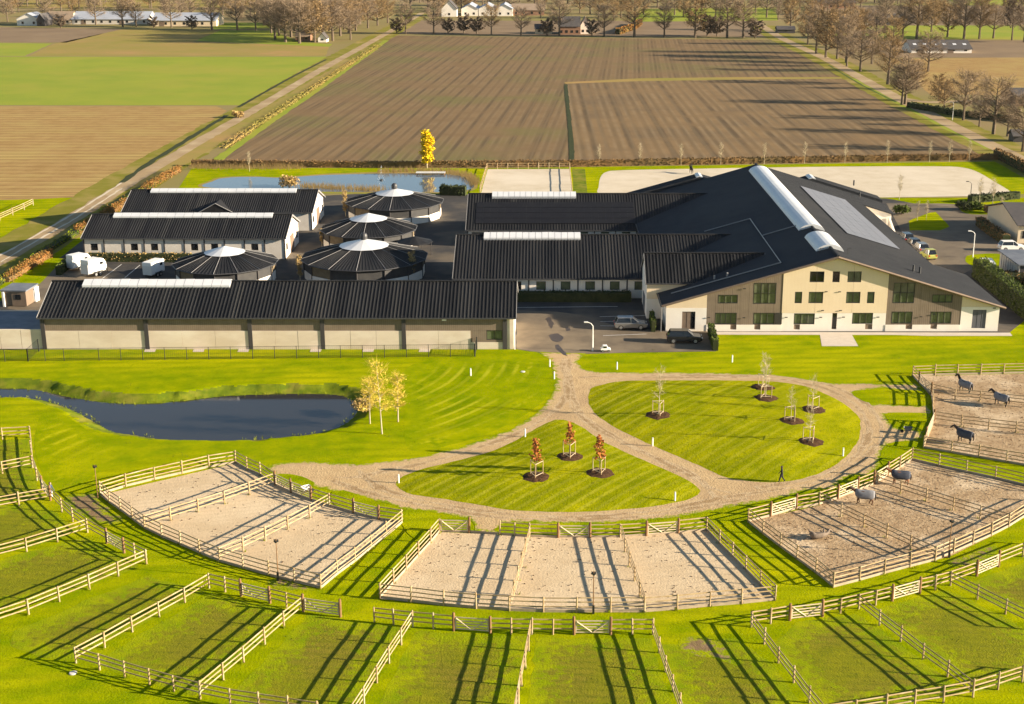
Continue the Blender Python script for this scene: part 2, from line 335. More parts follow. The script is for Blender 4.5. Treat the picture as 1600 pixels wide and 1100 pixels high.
def soft_sheet(name, loop, z, material, grid=0.9, kind='structure'):
    """a ground sheet whose vertices know their distance to its rim (attribute 'edge')"""
    loop = [Vector((p[0], p[1])) for p in loop]; xs = [p.x for p in loop]; ys = [p.y for p in loop]
    X, Y = np.meshgrid(np.arange(min(xs), max(xs), grid), np.arange(min(ys), max(ys), grid)); d = poly_dist(X, Y, loop); k = d < -grid*.45
    n = len(loop); co = loop+[Vector((float(a)+.01*(i % 7), float(b)+.01*(i % 5))) for i, (a, b) in enumerate(zip(X[k], Y[k]))]
    r = geometry.delaunay_2d_cdt(co, [(i, (i+1) % n) for i in range(n)], [], 1, 1e-5)
    A = np.array([[p.x, p.y] for p in r[0]]); dd = np.maximum(-poly_dist(A[:, 0], A[:, 1], loop), 0)
    mb = MB(); mb.v = [(p.x, p.y, z) for p in r[0]]; mb.f = [list(f) for f in r[2]]; mb.m = [0]*len(mb.f)
    me = mb.mesh(name, material); at = me.attributes.new('edge', 'FLOAT', 'POINT'); at.data.foreach_set('value', dd.astype(np.float32))
    o = link(name, me); tag(o, None, None, None, kind); return o
def px(lst, z=0): return [G(u, v, z) for u, v in lst]
def strip_loop(pts, w, step=2.0, jit=0.0):
    c = smooth_loop(pts, step, 0, closed=False)
    a = []; b = []
    for i, p in enumerate(c):
        d = (c[min(i+1, len(c)-1)] - c[max(i-1, 0)]).normalized(); nrm = Vector((-d.y, d.x))
        ww = w/2 if not callable(w) else w(i/(len(c)-1))/2
        j = lambda q, s: q + Vector((mnoise.noise((q.x*.6, q.y*.6, s)), mnoise.noise((q.x*.6, q.y*.6, s+5))))*jit
        a.append(j(p+nrm*ww, 1.0)); b.append(j(p-nrm*ww, 2.0))
    return a + b[::-1]
def poly_dist(X, Y, loop):
    """signed distance (negative inside) of numpy points to a closed loop"""
    P = np.array([[p[0], p[1]] for p in loop]); Q = np.roll(P, -1, 0)
    d = np.full(X.shape, 1e9); inside = np.zeros(X.shape, bool)
    for (x1, y1), (x2, y2) in zip(P, Q):
        dx, dy = x2-x1, y2-y1; t = np.clip(((X-x1)*dx+(Y-y1)*dy)/max(dx*dx+dy*dy, 1e-9), 0, 1)
        d = np.minimum(d, np.hypot(X-x1-t*dx, Y-y1-t*dy))
        c = ((y1 > Y) != (y2 > Y)) & (X < (x2-x1)*(Y-y1)/(y2-y1 if y2 != y1 else 1e-9)+x1); inside ^= c
    return np.where(inside, -d, d)

# ================================================================== GROUND
pond_px = [(-160,606),(-60,606),(0,607),(50,609),(67,612),(100,620),(130,624.5),(162,629.5),(225,631.5),(287,627),(337,620.5),(400,617),(475,616),(520,617),
           (545,623),(557,635),(556,646),(545,657),(520,671),(475,680),(425,685.5),(380,688),(300,687.5),(250,685.5),(212,680),(172,672),(140,654),(107,637.5),(75,627),(50,623),(0,621),(-60,621),(-160,622)]
WATER_Z = -0.75
pond_loop = smooth_loop([G(u, v, WATER_Z) for u, v in pond_px], 1.0, 0.12)
def ground():
    x0, x1, y0, y1, st = -100.0, -14.0, 128.0, 180.0-1.0, 0.4
    nx = int((x1-x0)/st)+1; ny = int((y1-y0)/st)+1
    xs = np.linspace(x0, x1, nx); ys = np.linspace(y0, y1, ny)
    X, Y = np.meshgrid(xs, ys)
    d = poly_dist(X, Y, pond_loop)
    wob = np.array([[mnoise.noise((x*0.5, y*0.5, 0)) for x in xs[::4]] for y in ys[::4]])
    wob = np.kron(wob, np.ones((4, 4)))[:ny, :nx]
    bw = 2.3 + 0.9*wob
    t = np.clip(d/bw, 0, 1); Z = WATER_Z*(1-t*t*(3-2*t))
    Z = np.where(d < 0, WATER_Z+np.maximum(d*0.6, -1.2), Z)
    edge = np.minimum.reduce([X-x0, x1-X, Y-y0, y1-Y]); Z = np.where(edge < 0.01, np.where(d > 3, 0, Z), Z)
    mb = MB()
    mb.v = [(float(a), float(b), float(c)) for a, b, c in zip(X.ravel(), Y.ravel(), Z.ravel())]
    for j in range(ny-1):
        for i in range(nx-1):
            k = j*nx+i; mb.f.append((k, k+1, k+nx+1, k+nx))
            zz = min(Z[j, i], Z[j+1, i+1]); mb.m.append(1 if (zz < -0.12 and d[j, i] < 3) else 0)
    B = 2400.0
    for a, b, c, e in ((-B, B, -300, y0), (-B, x0, y0, y1), (x1, B, y0, y1)):
        mb.add([(a, c, 0), (b, c, 0), (b, e, 0), (a, e, 0)], [(0, 1, 2, 3)], 0)
    mb.add([(-B, y1, 0), (B, y1, 0), (B, 290, 0), (-B, 290, 0)], [(0, 1, 2, 3)], 0)
    mb.add([(-B, 290, 0), (B, 290, 0), (B, 4000, 0), (-B, 4000, 0)], [(0, 1, 2, 3)], 2)
    o = mb.build('ground', ['lawn', 'bank', 'far_land'], smooth=True); tag(o, kind='structure')
ground()
wp = MB(); wl = [(p.x, p.y) for p in smooth_loop([G(u, v, WATER_Z) for u, v in pond_px], 2.0)]
o = sheet('pond_water', [(-112, wl[0][1]+4)] + wl + [(-112, wl[-1][1]-4)], WATER_Z, 'water_front')
bpy.data.objects.remove(o)
mbw = MB(); mbw.add([(-103, 130, WATER_Z), (-20, 130, WATER_Z), (-20, 178, WATER_Z), (-103, 178, WATER_Z)], [(0, 1, 2, 3)])
tag(mbw.build('pond_water', 'water_front'), kind='structure')

# --- fields beyond the yard
def field(name, pts, z, m, jit=0.6): return sheet(name, smooth_loop([G(u, v) for u, v in pts], 6.0, jit, smooth=False), z, m)
field('field', [(-160,166),(338,166),(356,173),(235,257),(165,305),(60,311),(-160,317)], 0.02, 'stubble')
field('field', [(-160,88.5),(512,88.5),(374,164.5),(-160,164.5)], 0.02, 'meadow')
field('field', [(-160,66),(82,68),(38,87.5),(-160,87.5)], 0.02, 'meadow')
field('field', [(-160,40),(192,45),(104,66.5),(-160,65)], 0.02, 'soil_far')
field('field', [(84,68.5),(188,46.5),(345,46.5),(300,66),(515,72),(508,87.5),(45,87.5)], 0.02, 'tan_grass')
field('field', [(305,64),(345,47),(425,48),(470,66),(520,69),(514,73)], 0.024, 'meadow')
field('field', [(330,36),(425,35),(425,44),(335,46)], 0.024, 'meadow')
field('field', [(-160,0),(470,0),(470,11),(-160,14)], 0.02, 'tan_grass')
field('ploughed_field', [(329,254),(611,55.5),(900,59),(1205,62.5),(1558,244),(1300,248),(894,251),(600,255)], 0.02, 'plough_a', 0.4)
field('ploughed_field', [(886,131),(1000,126),(1150,123.5),(1338,123),(1562,244),(1300,248),(894,250.5)], 0.04, 'plough_b', 0.3)
field('field', [(882,128.5),(1000,122.5),(1150,120.5),(1334,120.5),(1338,123),(1150,124.5),(1000,127),(884,131)], 0.045, 'tan_grass', 0.2)
field('field', [(600,53),(628,32),(1190,33),(1208,58),(900,56),(760,54)], 0.018, 'soil_far')
field('field', [(985,34),(1215,32),(1212,12),(1000,14)], 0.02, 'meadow')
field('field', [(1290,60),(1600,62),(1760,63),(1760,40),(1360,40),(1310,52)], 0.02, 'meadow')
field('field', [(1500,8),(1760,10),(1760,-2),(1480,-1)], 0.02, 'meadow')
field('field', [(1350,40),(1700,38),(1700,10),(1260,8)], 0.018, 'soil_far')
field('field', [(1395,92),(1720,88),(1720,152),(1500,148),(1455,150)], 0.02, 'stubble', .5)
field('field', [(1305,62.5),(1720,64),(1720,90),(1385,90)], 0.022, 'soil_far')
# sandy strip, ditch and verges of the lane on the left
def lane(name, pts, w, z, m, jit=0.2, step=4): return sheet(name, strip_loop([G(u, v) for u, v in pts], w, step, jit), z, m)
LANE = [(-60,441),(0,407),(100,350),(200,287),(300,228),(400,170),(500,110),(570,71),(626,40),(660,20)]
lane('grass_verge', LANE, 15, 0.03, 'rough_grass', 1.2)
lane('grass_verge', [(u+14, v+6) for u, v in LANE[3:8]], 5, 0.034, 'tan_grass', 1.0)
lane('grass_verge', [(338,252),(400,206),(480,151),(560,95),(604,63)], 2.6, 0.05, 'meadow', 0.7)
lane('farm_lane', LANE, 4.0, 0.06, 'lane', 0.5)
for pt in ([(0,400),(60,366),(120,331),(190,286)], [(0,410),(60,375),(120,340),(190,295)]):
    lane('wheel_rut', pt, 0.5, 0.066, 'sand_pale', 0.35, 2)
# road on the right
ROAD_R = [(1190,40),(1222,60),(1290,92),(1345,122),(1400,152),(1450,177),(1500,203),(1560,232),(1640,272),(1720,310)]
lane('grass_verge', ROAD_R, 15, 0.05, 'rough_grass', 1.0)
lane('grass_verge', [(u-13, v+1) for u, v in ROAD_R[3:8]], 2.4, 0.056, 'meadow', 0.6)
lane('country_road', ROAD_R, 5.0, 0.07, 'lane', 0.3)
lane('country_road', [(1408,154),(1450,160),(1520,158),(1700,160)], 5, 0.064, 'lane', 0.3)
# ditch between the ploughed fields (dark water line)
lane('ditch', [(884,132),(887,165),(891,205),(894,250)], 1.3, 0.07, 'leaf_dark', 0.3)
lane('ditch', [(510,93),(450,124),(372,168)], 1.2, 0.07, 'leaf_dark', 0.3)
lane('ditch', [(355,180),(300,214),(235,254),(190,286)], 1.6, 0.07, 'leaf_dark', 0.8)
lane('ditch', [(1295,102),(1345,132),(1400,160)], 0.9, 0.075, 'leaf_green', 0.3)

# --- yards
sheet('yard', smooth_loop([G(u, v) for u, v in [(-120,548),(-120,494),(10,468),(95,402),(168,345),(215,306),(330,304),(500,306),(560,303),(735,303),(1000,303),(1385,310),(1450,322),(1600,322),(1760,322),(1760,452),(1640,470),(1576,520.5),(1570,523.5),(1450,522),(1118,519),(1119,549),(985,551),(915,553),(902,560),(866,566),(842,551),(806,545.5),(700,544.5),(65,546)]], 3.0, 0.0, smooth=False), 0.006, 'asphalt')
sheet('grass_strip', px([(30,470),(66,440),(100,404),(84,404),(20,452),(0,466)]), 0.015, 'lawn')
sheet('paved_court', smooth_loop([G(u, v) for u, v in [(807,485),(870,487),(905,492),(985,516),(1118,517),(1118,548.5),(985,550.5),(915,552.5),(902,559.5),(866,565.5),(842,550.5),(807,545)]], 1.5, 0.15, smooth=False), 0.010, 'paving')
sheet('paved_court', smooth_loop([G(u, v) for u, v in [(60,490),(10,482),(100,406),(150,408),(215,440),(130,442)]], 2, 0.1, smooth=False), 0.010, 'paving')
sheet('paved_court', smooth_loop([G(u, v) for u, v in [(1385,318),(1470,318),(1600,324),(1760,326),(1760,400),(1560,402),(1500,430),(1440,420)]], 3, 0.2, smooth=False), 0.010, 'paving')
for pts in ([(872,521),(880,529),(872,534),(862,531),(860,524)], [(857,496),(865,505),(862,514),(858,506),(853,499)], [(872,538),(880,546),(886,556),(876,552),(868,542)], [(884,512),(893,515),(888,518)]):
    sheet('puddle', smooth_loop([G(u, v) for u, v in pts], 0.4, 0.25), 0.024, 'puddle')
# pavement along the main facade and the terrace slab
sheet('pavement', px([(1108,518.5),(1578,520),(1582,525),(1450,525),(1400,523.5),(1108,523)]), 0.018, 'slab')
sheet('pavement', px([(1281,523),(1331,523),(1341,541),(1284,541)]), 0.022, 'slab')
for i, x in enumerate((236, 312, 382, 495, 577, 665)):   # concrete aprons at the barn doors
    sheet('pavement', px([(x-9,545),(x+8,545),(x+6,550),(x-11,550)]), 0.022, 'slab')
# parking bay lines
def paint(u0, v0, u1, v1, w=0.12): lane('parking_line', [(u0, v0), (u1, v1)], w, 0.016, 'line_paint', 0.0, 1.0)
for l in ((160,435,190,413),(195,434,219,414),(808,465,1000,465),(808,480.5,965,479),(937,495,1010,493),(938,502.5,966,502),(938,509,966,509.5),(942,524.5,1010,522)): paint(*l)
# --- green patches on the right yard
sheet('lawn_patch', smooth_loop(px([(1420,345),(1450,333),(1462,331),(1484,354),(1470,360),(1421,360)]), 1, 0.1, smooth=False), 0.02, 'lawn')
sheet('lawn_patch', smooth_loop(px([(1508,404),(1518,398),(1566,398),(1566,420),(1530,418),(1512,412)]), 1, 0.1), 0.02, 'lawn')
sheet('lawn_patch', smooth_loop(px([(1500,322),(1540,318),(1590,330),(1540,335),(1508,333)]), 1, 0.1), 0.02, 'lawn')

# --- riding arenas behind the barns
sheet('lawn_strip', px([(275,300),(300,262),(760,263),(1570,252),(1600,262),(1640,300),(1560,306),(900,304),(745,304)]), 0.010, 'lawn')
sheet('sand_arena', smooth_loop(px([(762,264.5),(890,264),(894,304),(751,304)]), 2, 0.08, smooth=False), 0.016, 'sand_pale')
sheet('sand_arena', smooth_loop(px([(936,290),(938,278),(947,269),(975,266),(1100,263.5),(1300,260.5),(1460,260),(1505,262),(1530,270),(1552,283),(1578,299),(1572,303),(1540,306),(1300,309),(1000,308),(938,304)]), 2, 0.08), 0.016, 'sand_pale')
sheet('grass_hedge_bed', px([(894,264),(914,264),(918,304),(897,304)]), 0.02, 'bank')
# --- back pond
POND_N = [(318,292),(330,284),(352,278),(400,276.5),(440,278),(500,274),(560,272),(600,271),(690,271.5),(722,276),(738,284),(741,291),(730,297),(700,300),(640,301),(560,300),(470,299),(400,297)]
sheet('pond_bank', smooth_loop(px([(u+(u-530)*0.03, v+(v-287)*0.14) for u, v in POND_N]), 1.5, 0.4), 0.016, 'tan_grass')
sheet('pond_water', smooth_loop(px(POND_N), 1.5, 0.25), 0.022, 'water_back')

# --- sandy tracks round the two lawn islands
TRACK = [(806,547),(842,550.5),(859,563),(864,578),(867.5,594),(867,607),(857,627),(837,646),(800,671),(762,684),(725,697.5),(688,707),(650,715),(606,721),(562,725),(500,722),(475,721),(432,724),(415,729),
         (428,742),(470,753),(520,768),(586,782),(627,795),(692,802),(737,810.5),(742,832),(780,836),(790,816),(850,817),(900,817.5),(960,817),(1012,813),(1062,806.5),(1105,799.5),(1162,789.5),(1200,782),(1228,776),(1255,767),(1300,765),(1307,755.5),(1340,741),(1356,744),(1375,727),(1372,715.5),(1388,694),(1412,692),(1442,686),(1446,674),(1412,670),(1396,668),(1384,648),(1440,650),(1455,646),(1454,633),(1400,633),(1360,631),(1331,613),(1380,606),(1440,612),(1438,600),(1340,599),(1295,598.5),(1250,590.5),(1200,585),(1100,582.5),(1000,582),(940,582),(914,577.5),(902,566),(915,552.5),(860,551)]
soft_sheet('sandy_track', smooth_loop([G(u, v) for u, v in TRACK], 0.8, 0.3, smooth=False), 0.016, 'track', .7)
RUTS = [[(880,560),(884,600),(878,630),(850,655),(800,681),(730,705),(660,724),(610,735),(560,745),(520,745)], [(888,560),(892,600),(897,625),(915,652),(960,682),(1020,713),(1075,738),(1110,762),(1140,770)], [(882,560),(886,605),(892,634),(930,668),(985,698),(1050,729),(1095,755),(1120,778)],
        [(905,590),(960,587),(1050,586.5),(1200,588),(1255,594),(1300,604),(1345,625),(1368,648),(1378,672),(1370,696),(1345,722),(1310,742),(1260,757),(1200,768),(1130,778)], [(925,594),(1000,590),(1120,590),(1210,592),(1270,602),(1310,616),(1345,640),(1358,668),(1354,690),(1335,715),(1295,738),(1240,754),(1180,762)],
        [(560,735),(600,765),(680,786),(760,799),(850,807),(940,806),(1020,799),(1090,787),(1130,776)], [(520,752),(590,774),(680,793),(760,806),(850,811.5),(950,811),(1030,804),(1110,790),(1170,778)]]
for i, rp in enumerate(RUTS): soft_sheet('wheel_rut', strip_loop([G(u, v) for u, v in rp], lambda t_: .7+.3*math.sin(t_*23+i), .8, .35), 0.020+.001*i, 'rut', .35)
ISL_E = [(919.5,620),(925,606.5),(942,601),(975,595.5),(1050,594.5),(1120,594.5),(1200,596),(1250,602),(1282,612),(1317,630),(1340,650),(1345,670),(1340,690),(1320,715),(1290,735),(1255,748),(1220,753.5),(1190,754),(1155,750),(1132,745.5),(1075,720),(1025,699),(975,675),(940,655),(923,637)]
ISL_W = [(868,656),(882,656),(897,660.5),(920,675),(950,694),(1012,722),(1050,738.5),(1080,754),(1094,767),(1080,779),(1037,789),(975,796),(900,800),(800,797.5),(737,787),(675,777.5),(635,770),(619,758),(625,747.5),(650,736),(700,723),(762,707),(800,691),(837,670)]
def island(pts, h, label):
    loop = smooth_loop([G(u, v) for u, v in pts], 0.8, 0.15)
    xs = [p.x for p in loop]; ys = [p.y for p in loop]
    gx = np.arange(min(xs), max(xs), 1.0); gy = np.arange(min(ys), max(ys), 1.0)
    X, Y = np.meshgrid(gx, gy); d = poly_dist(X, Y, loop); k = d < -0.6
    inner = [Vector((float(a), float(b))) for a, b in zip(X[k], Y[k])]
    co = [Vector(p) for p in loop] + inner; n = len(loop)
    r = geometry.delaunay_2d_cdt(co, [(i, (i+1) % n) for i in range(n)], [], 1, 1e-5)
    v2 = r[0]; A = np.array([[p.x, p.y] for p in v2]); dd = np.maximum(-poly_dist(A[:, 0], A[:, 1], loop), 0)
    mb = MB(); zf = lambda d_, p: 0.02 + h*(1-math.exp(-d_/4.5)) + 0.05*mnoise.noise((p.x*.3, p.y*.3, 2))*min(1, d_)
    mb.v = [(p.x, p.y, zf(dk, p)) for p, dk in zip(v2, dd)]; mb.f = [list(f) for f in r[2]]; mb.m = [0]*len(mb.f)
    tag(mb.build('lawn_island', 'island_lawn', smooth=True), kind='structure')
    def height(p):
        dk = float(max(-poly_dist(np.array([p[0]]), np.array([p[1]]), loop)[0], 0)); return zf(dk, Vector((p[0], p[1])))
    return height
hE = island(ISL_E, 0.45, 'east'); hW = island(ISL_W, 0.4, 'west')
soft_sheet('lawn', smooth_loop(px([(640,572),(760,562),(845,566),(858,592),(855,618),(825,645),(770,674),(700,696),(640,702),(632,650)]), 1.0), 0.008, 'mown_lawn', 1.0)
soft_sheet('lawn', smooth_loop(px([(66,648),(100,650),(150,680),(200,700),(250,708),(160,735),(120,765),(84,768),(62,730),(54,690)]), 1.0), 0.008, 'mown_lawn_b', 1.0)
# green patches between track and paddock gates
for pts in ([(430,742),(452,741),(478,747),(494,757),(470,766),(448,763)], [(519,769),(535,766),(560,773),(586,782),(577,788),(556,797),(530,794),(517,784)],
            [(632,797),(690,803),(735,812),(731,826),(690,826),(655,843),(629,822)],
            [(782,822),(870,823),(870,838),(782,834)], [(924,822),(1004,820),(1008,834),(924,838)], [(1062,811),(1104,803),(1160,794),(1170,812),(1104,826),(1064,829)],
            [(1330,614),(1350,609),(1450,612),(1453,633),(1380,630),(1352,628)], [(1383,648),(1400,645),(1456,648),(1448,674),(1412,668),(1396,667)], [(1374,714),(1392,692),(1442,690),(1442,702),(1400,716),(1385,728)],
            [(1207,802),(1230,786),(1262,770),(1275,768),(1276,786),(1240,795),(1207,806)], [(1310,756),(1335,745),(1352,742),(1362,742),(1363,752),(1310,770)]):
    sheet('lawn_patch', smooth_loop(px(pts), 0.7, 0.2), 0.03, 'lawn')
# muddy spots in the grass lane between the paddocks
for pts in ([(100,776),(150,772),(165,785),(178,803),(190,818),(150,818),(118,800)], [(420,908),(440,903),(480,912),(486,922),(440,922),(424,917)], [(1484,877),(1530,858),(1558,850),(1556,866),(1520,884),(1488,886)], [(1058,1000),(1105,995),(1130,1012),(1160,1040),(1120,1030),(1075,1020)]):
    soft_sheet('mud_patch', smooth_loop(px(pts), 0.5, 0.4), 0.012, 'mud', .5)

# --- sand in the four paddocks
def sand(pts, m, z=0.034): sheet('sand_paddock', smooth_loop(px(pts), 1.0, 0.05, smooth=False), z, m)
sand([(156,774),(368,724),(386,733),(430,754),(486,780),(552,801),(628,816),(500,920),(420,900),(343,878),(253,840),(207,812),(171,786)], 'sand')
sand([(686,832),(782,836),(872,840),(969,840),(1060,833),(1104,829),(1211,938),(1109,948),(1007,957),(901,957),(744,951),(594,936)], 'sand')
sand([(1169,816),(1204,807),(1280,790),(1366,757),(1425,719),(1510,738),(1600,759),(1700,783),(1700,762),(1640,790),(1600,808),(1549,838),(1483,870),(1302,918)], 'sand_rough')
sand([(1426,588),(1568,585),(1700,581),(1700,742),(1572,722),(1443,700),(1446,690),(1460,650),(1455,620)], 'sand_rough')
# --- grazing paddocks inside the outer ring (worn, drier turf)
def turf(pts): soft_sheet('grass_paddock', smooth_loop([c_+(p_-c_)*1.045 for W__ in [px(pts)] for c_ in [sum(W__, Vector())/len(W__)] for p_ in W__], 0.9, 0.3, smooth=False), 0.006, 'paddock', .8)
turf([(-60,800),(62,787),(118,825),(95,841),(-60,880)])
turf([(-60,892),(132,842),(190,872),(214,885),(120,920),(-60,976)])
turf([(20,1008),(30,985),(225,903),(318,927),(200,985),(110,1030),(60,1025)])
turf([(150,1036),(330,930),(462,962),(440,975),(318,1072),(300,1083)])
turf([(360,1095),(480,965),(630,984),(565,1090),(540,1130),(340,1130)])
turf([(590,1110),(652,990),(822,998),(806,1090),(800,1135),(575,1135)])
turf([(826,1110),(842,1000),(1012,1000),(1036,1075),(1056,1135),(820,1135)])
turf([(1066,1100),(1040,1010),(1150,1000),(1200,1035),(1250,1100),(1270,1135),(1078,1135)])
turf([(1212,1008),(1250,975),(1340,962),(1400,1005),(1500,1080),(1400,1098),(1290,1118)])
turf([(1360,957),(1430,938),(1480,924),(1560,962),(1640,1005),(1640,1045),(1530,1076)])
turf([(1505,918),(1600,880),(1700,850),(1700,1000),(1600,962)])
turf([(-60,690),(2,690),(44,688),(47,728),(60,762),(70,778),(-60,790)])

# ================================================================== BUILDINGS
def ribbed(mb, e0, e1, r1, r0, step=0.5, h=0.07, w=0.16, th=0.12, vary=False):
    """a sheet-metal roof slope with standing ribs from eave edge e0-e1 up to r0-r1"""
    e0, e1, r1, r0 = map(Vector, (e0, e1, r1, r0))
    nrm = (e1-e0).cross(r0-e0).normalized()
    if nrm.z < 0: nrm = -nrm
    Lg = (e1-e0).length; n = max(1, int(Lg/step)); cols = []
    for i in range(n):
        for a, hh in ((0, 0), (1-w/step, 0), (1-w/step*0.8, h), (1-w/step*0.2, h)): cols.append(((i+a)/n, hh))
    cols.append((1, 0))
    vs = []
    for t, hh in cols:
        a = e0.lerp(e1, t); b = r0.lerp(r1, t); vs += [a+nrm*hh, b+nrm*hh]
    fs = [(2*i, 2*i+2, 2*i+3, 2*i+1) for i in range(len(cols)-1)]
    o = len(vs); vs += [e0-nrm*th, e1-nrm*th, r1-nrm*th, r0-nrm*th]
    last = 2*(len(cols)-1)
    fs += [(o+3, o+2, o+1, o), (0, o, o+1, last), (last, o+1, o+2, last+1), (1, 0, o, o+3)][:1]
    fs += [(0, 1, o+3, o), (last+1, last, o+1, o+2), (o, o+1, last, 0)]
    k0 = len(mb.m); mb.add(vs, fs)
    if vary:
        rs_ = random.Random(n); tone = [rs_.choice((0, 0, 0, 1, 1, 2)) for _ in range(n)]
        for i in range(len(cols)-1): mb.m[k0+i] = tone[min(n-1, i//8)]
    return mb
def clip_top(poly, x0, z0, x1, z1):
    """keep the part of an (x,z) polygon below the line through the two points"""
    m = (z1-z0)/(x1-x0); f = lambda p: z0+m*(p[0]-x0)-p[1]
    out = []
    for i in range(len(poly)):
        a, b = poly[i], poly[(i+1) % len(poly)]; fa, fb = f(a), f(b)
        if fa >= 0: out.append(a)
        if fa*fb < 0: t = fa/(fa-fb); out.append((a[0]+(b[0]-a[0])*t, a[1]+(b[1]-a[1])*t))
    return out
def holed_wall(mb, x0, x1, z0, z1, holes, y0, y1, tops=()):
    xs = sorted({x0, x1, *[h[0] for h in holes if x0 < h[0] < x1], *[h[1] for h in holes if x0 < h[1] < x1], *[t[0] for t in tops if x0 < t[0] < x1], *[t[2] for t in tops if x0 < t[2] < x1]})
    for a, b in zip(xs, xs[1:]):
        zs = sorted({z0, z1, *[h[2] for h in holes if h[0] < b-1e-4 and h[1] > a+1e-4 and z0 < h[2] < z1], *[h[3] for h in holes if h[0] < b-1e-4 and h[1] > a+1e-4 and z0 < h[3] < z1]})
        for c, d in zip(zs, zs[1:]):
            mx, mz = (a+b)/2, (c+d)/2
            if any(h[0] < mx < h[1] and h[2] < mz < h[3] for h in holes): continue
            poly = [(a, c), (b, c), (b, d), (a, d)]
            for t in tops:
                if t[0] <= mx <= t[2]: poly = clip_top(poly, *t)
            if len(poly) >= 3: mb.prism_y(poly, y0, y1)
def window(parent, x0, x1, z0, z1, yf, nx=2, nz=1, depth=0.18, glass='glass', fr='dark_frame', fw=0.09):
    """frame with mullions set in an opening of a wall that faces -y; panes are sub-parts"""
    mb = MB()
    mb.box(x0, x0+fw, yf+.02, yf+depth, z0, z1).box(x1-fw, x1, yf+.02, yf+depth, z0, z1).box(x0+fw, x1-fw, yf+.02, yf+depth, z1-fw, z1).box(x0+fw, x1-fw, yf+.02, yf+depth, z0, z0+fw)
    px_ = (x1-x0-2*fw)/nx; pz = (z1-z0-2*fw)/nz
    for i in range(1, nx): mb.box(x0+fw+px_*i-.035, x0+fw+px_*i+.035, yf+.04, yf+depth-.02, z0+fw, z1-fw)
    for j in range(1, nz): mb.box(x0+fw, x1-fw, yf+.045, yf+depth-.025, z0+fw+pz*j-.03, z0+fw+pz*j+.03)
    w = mb.build('window', fr, parent)
    for i in range(nx):
        for j in range(nz):
            tilt = random.uniform(-.008, .008)
            xa, xb = x0+fw+px_*i, x0+fw+px_*(i+1); za, zb = z0+fw+pz*j, z0+fw+pz*(j+1)
            p = MB(); p.add([(xa, yf+depth*.6+tilt, za), (xb, yf+depth*.6-tilt, za), (xb, yf+depth*.6-tilt, zb), (xa, yf+depth*.6+tilt, zb)], [(0, 1, 2, 3)])
            p.build('pane', glass, w)
    return w
def ridge_lights(parent, x0, x1, n, yr, zr, half, drop, lift=0.35):
    """a row of translucent ridge panes, each its own cap"""
    wd = (x1-x0)/n
    for i in range(n):
        a, b = x0+wd*i+.04, x0+wd*(i+1)-.04
        l = lift + random.uniform(-.02, .02)
        MB().prism_x([(yr-half, zr-drop+l-.25), (yr-half, zr-drop+l), (yr, zr+l), (yr+half, zr-drop+l), (yr+half, zr-drop+l-.25)][::-1], a, b).build('skylight_pane', 'skylight', parent)
    MB().prism_x([(yr-half+.05, zr-drop-.1), (yr-half+.05, zr-drop+l-.03), (yr, zr+l-.04), (yr+half-.05, zr-drop+l-.03), (yr+half-.05, zr-drop-.1)][::-1], x0+.02, x1-.02).build('skylight_kerb', 'skylight_rib', parent)
def barn_roof(t, x0, x1, yf, yb, ze, zr, ov=0.45, vx=0.35, m='roof_dark', step=0.5):
    yr = (yf+yb)/2; k = (zr-ze)/(yr-yf); zo = ze-ov*k
    r = MB(); ribbed(r, (x0-vx, yf-ov, zo), (x1+vx, yf-ov, zo), (x1+vx, yr, zr), (x0-vx, yr, zr), step, vary=True)
    roof = r.build('roof', [m, 'roof_dark_b', 'roof_dark_c'], t)
    b = MB(); ribbed(b, (x1+vx, yb+ov, zo), (x0-vx, yb+ov, zo), (x0-vx, yr, zr), (x1+vx, yr, zr), step); b.build('back_roof', m, t)
    c = MB(); c.tube([(x0-vx, yr, zr+.05), (x1+vx, yr, zr+.05)], .16, 6); c.build('ridge_cap', m, roof)
    g = MB(); g.box(x0-vx, x1+vx, yf-ov-.13, yf-ov-.01, zo-.16, zo+.02); g.build('gutter', 'gutter', roof)
    for xx in (x0-vx-.05, x1+vx-.01):
        MB().prism_x([(yf-ov, zo-.2), (yr, zr-.2), (yb+ov, zo-.2), (yb+ov, zo+.1), (yr, zr+.1), (yf-ov, zo+.1)][::-1], xx, xx+.06).build('verge_trim', 'trim_metal', roof)
    return yr
def gable_walls(t, x0, x1, yf, yb, ze, zr, m, skip_front=True):
    yr = (yf+yb)/2
    for x in (x0, x1-.25):
        MB().prism_x([(yf+.3, 0), (yb-.3, 0), (yb-.3, ze-.1), (yr, zr-.18), (yf+.3, ze-.1)], x, x+.25).build('gable_wall', m, t)
    MB().box(x0, x1, yb-.28, yb, 0, ze-.12).build('back_wall', m, t)

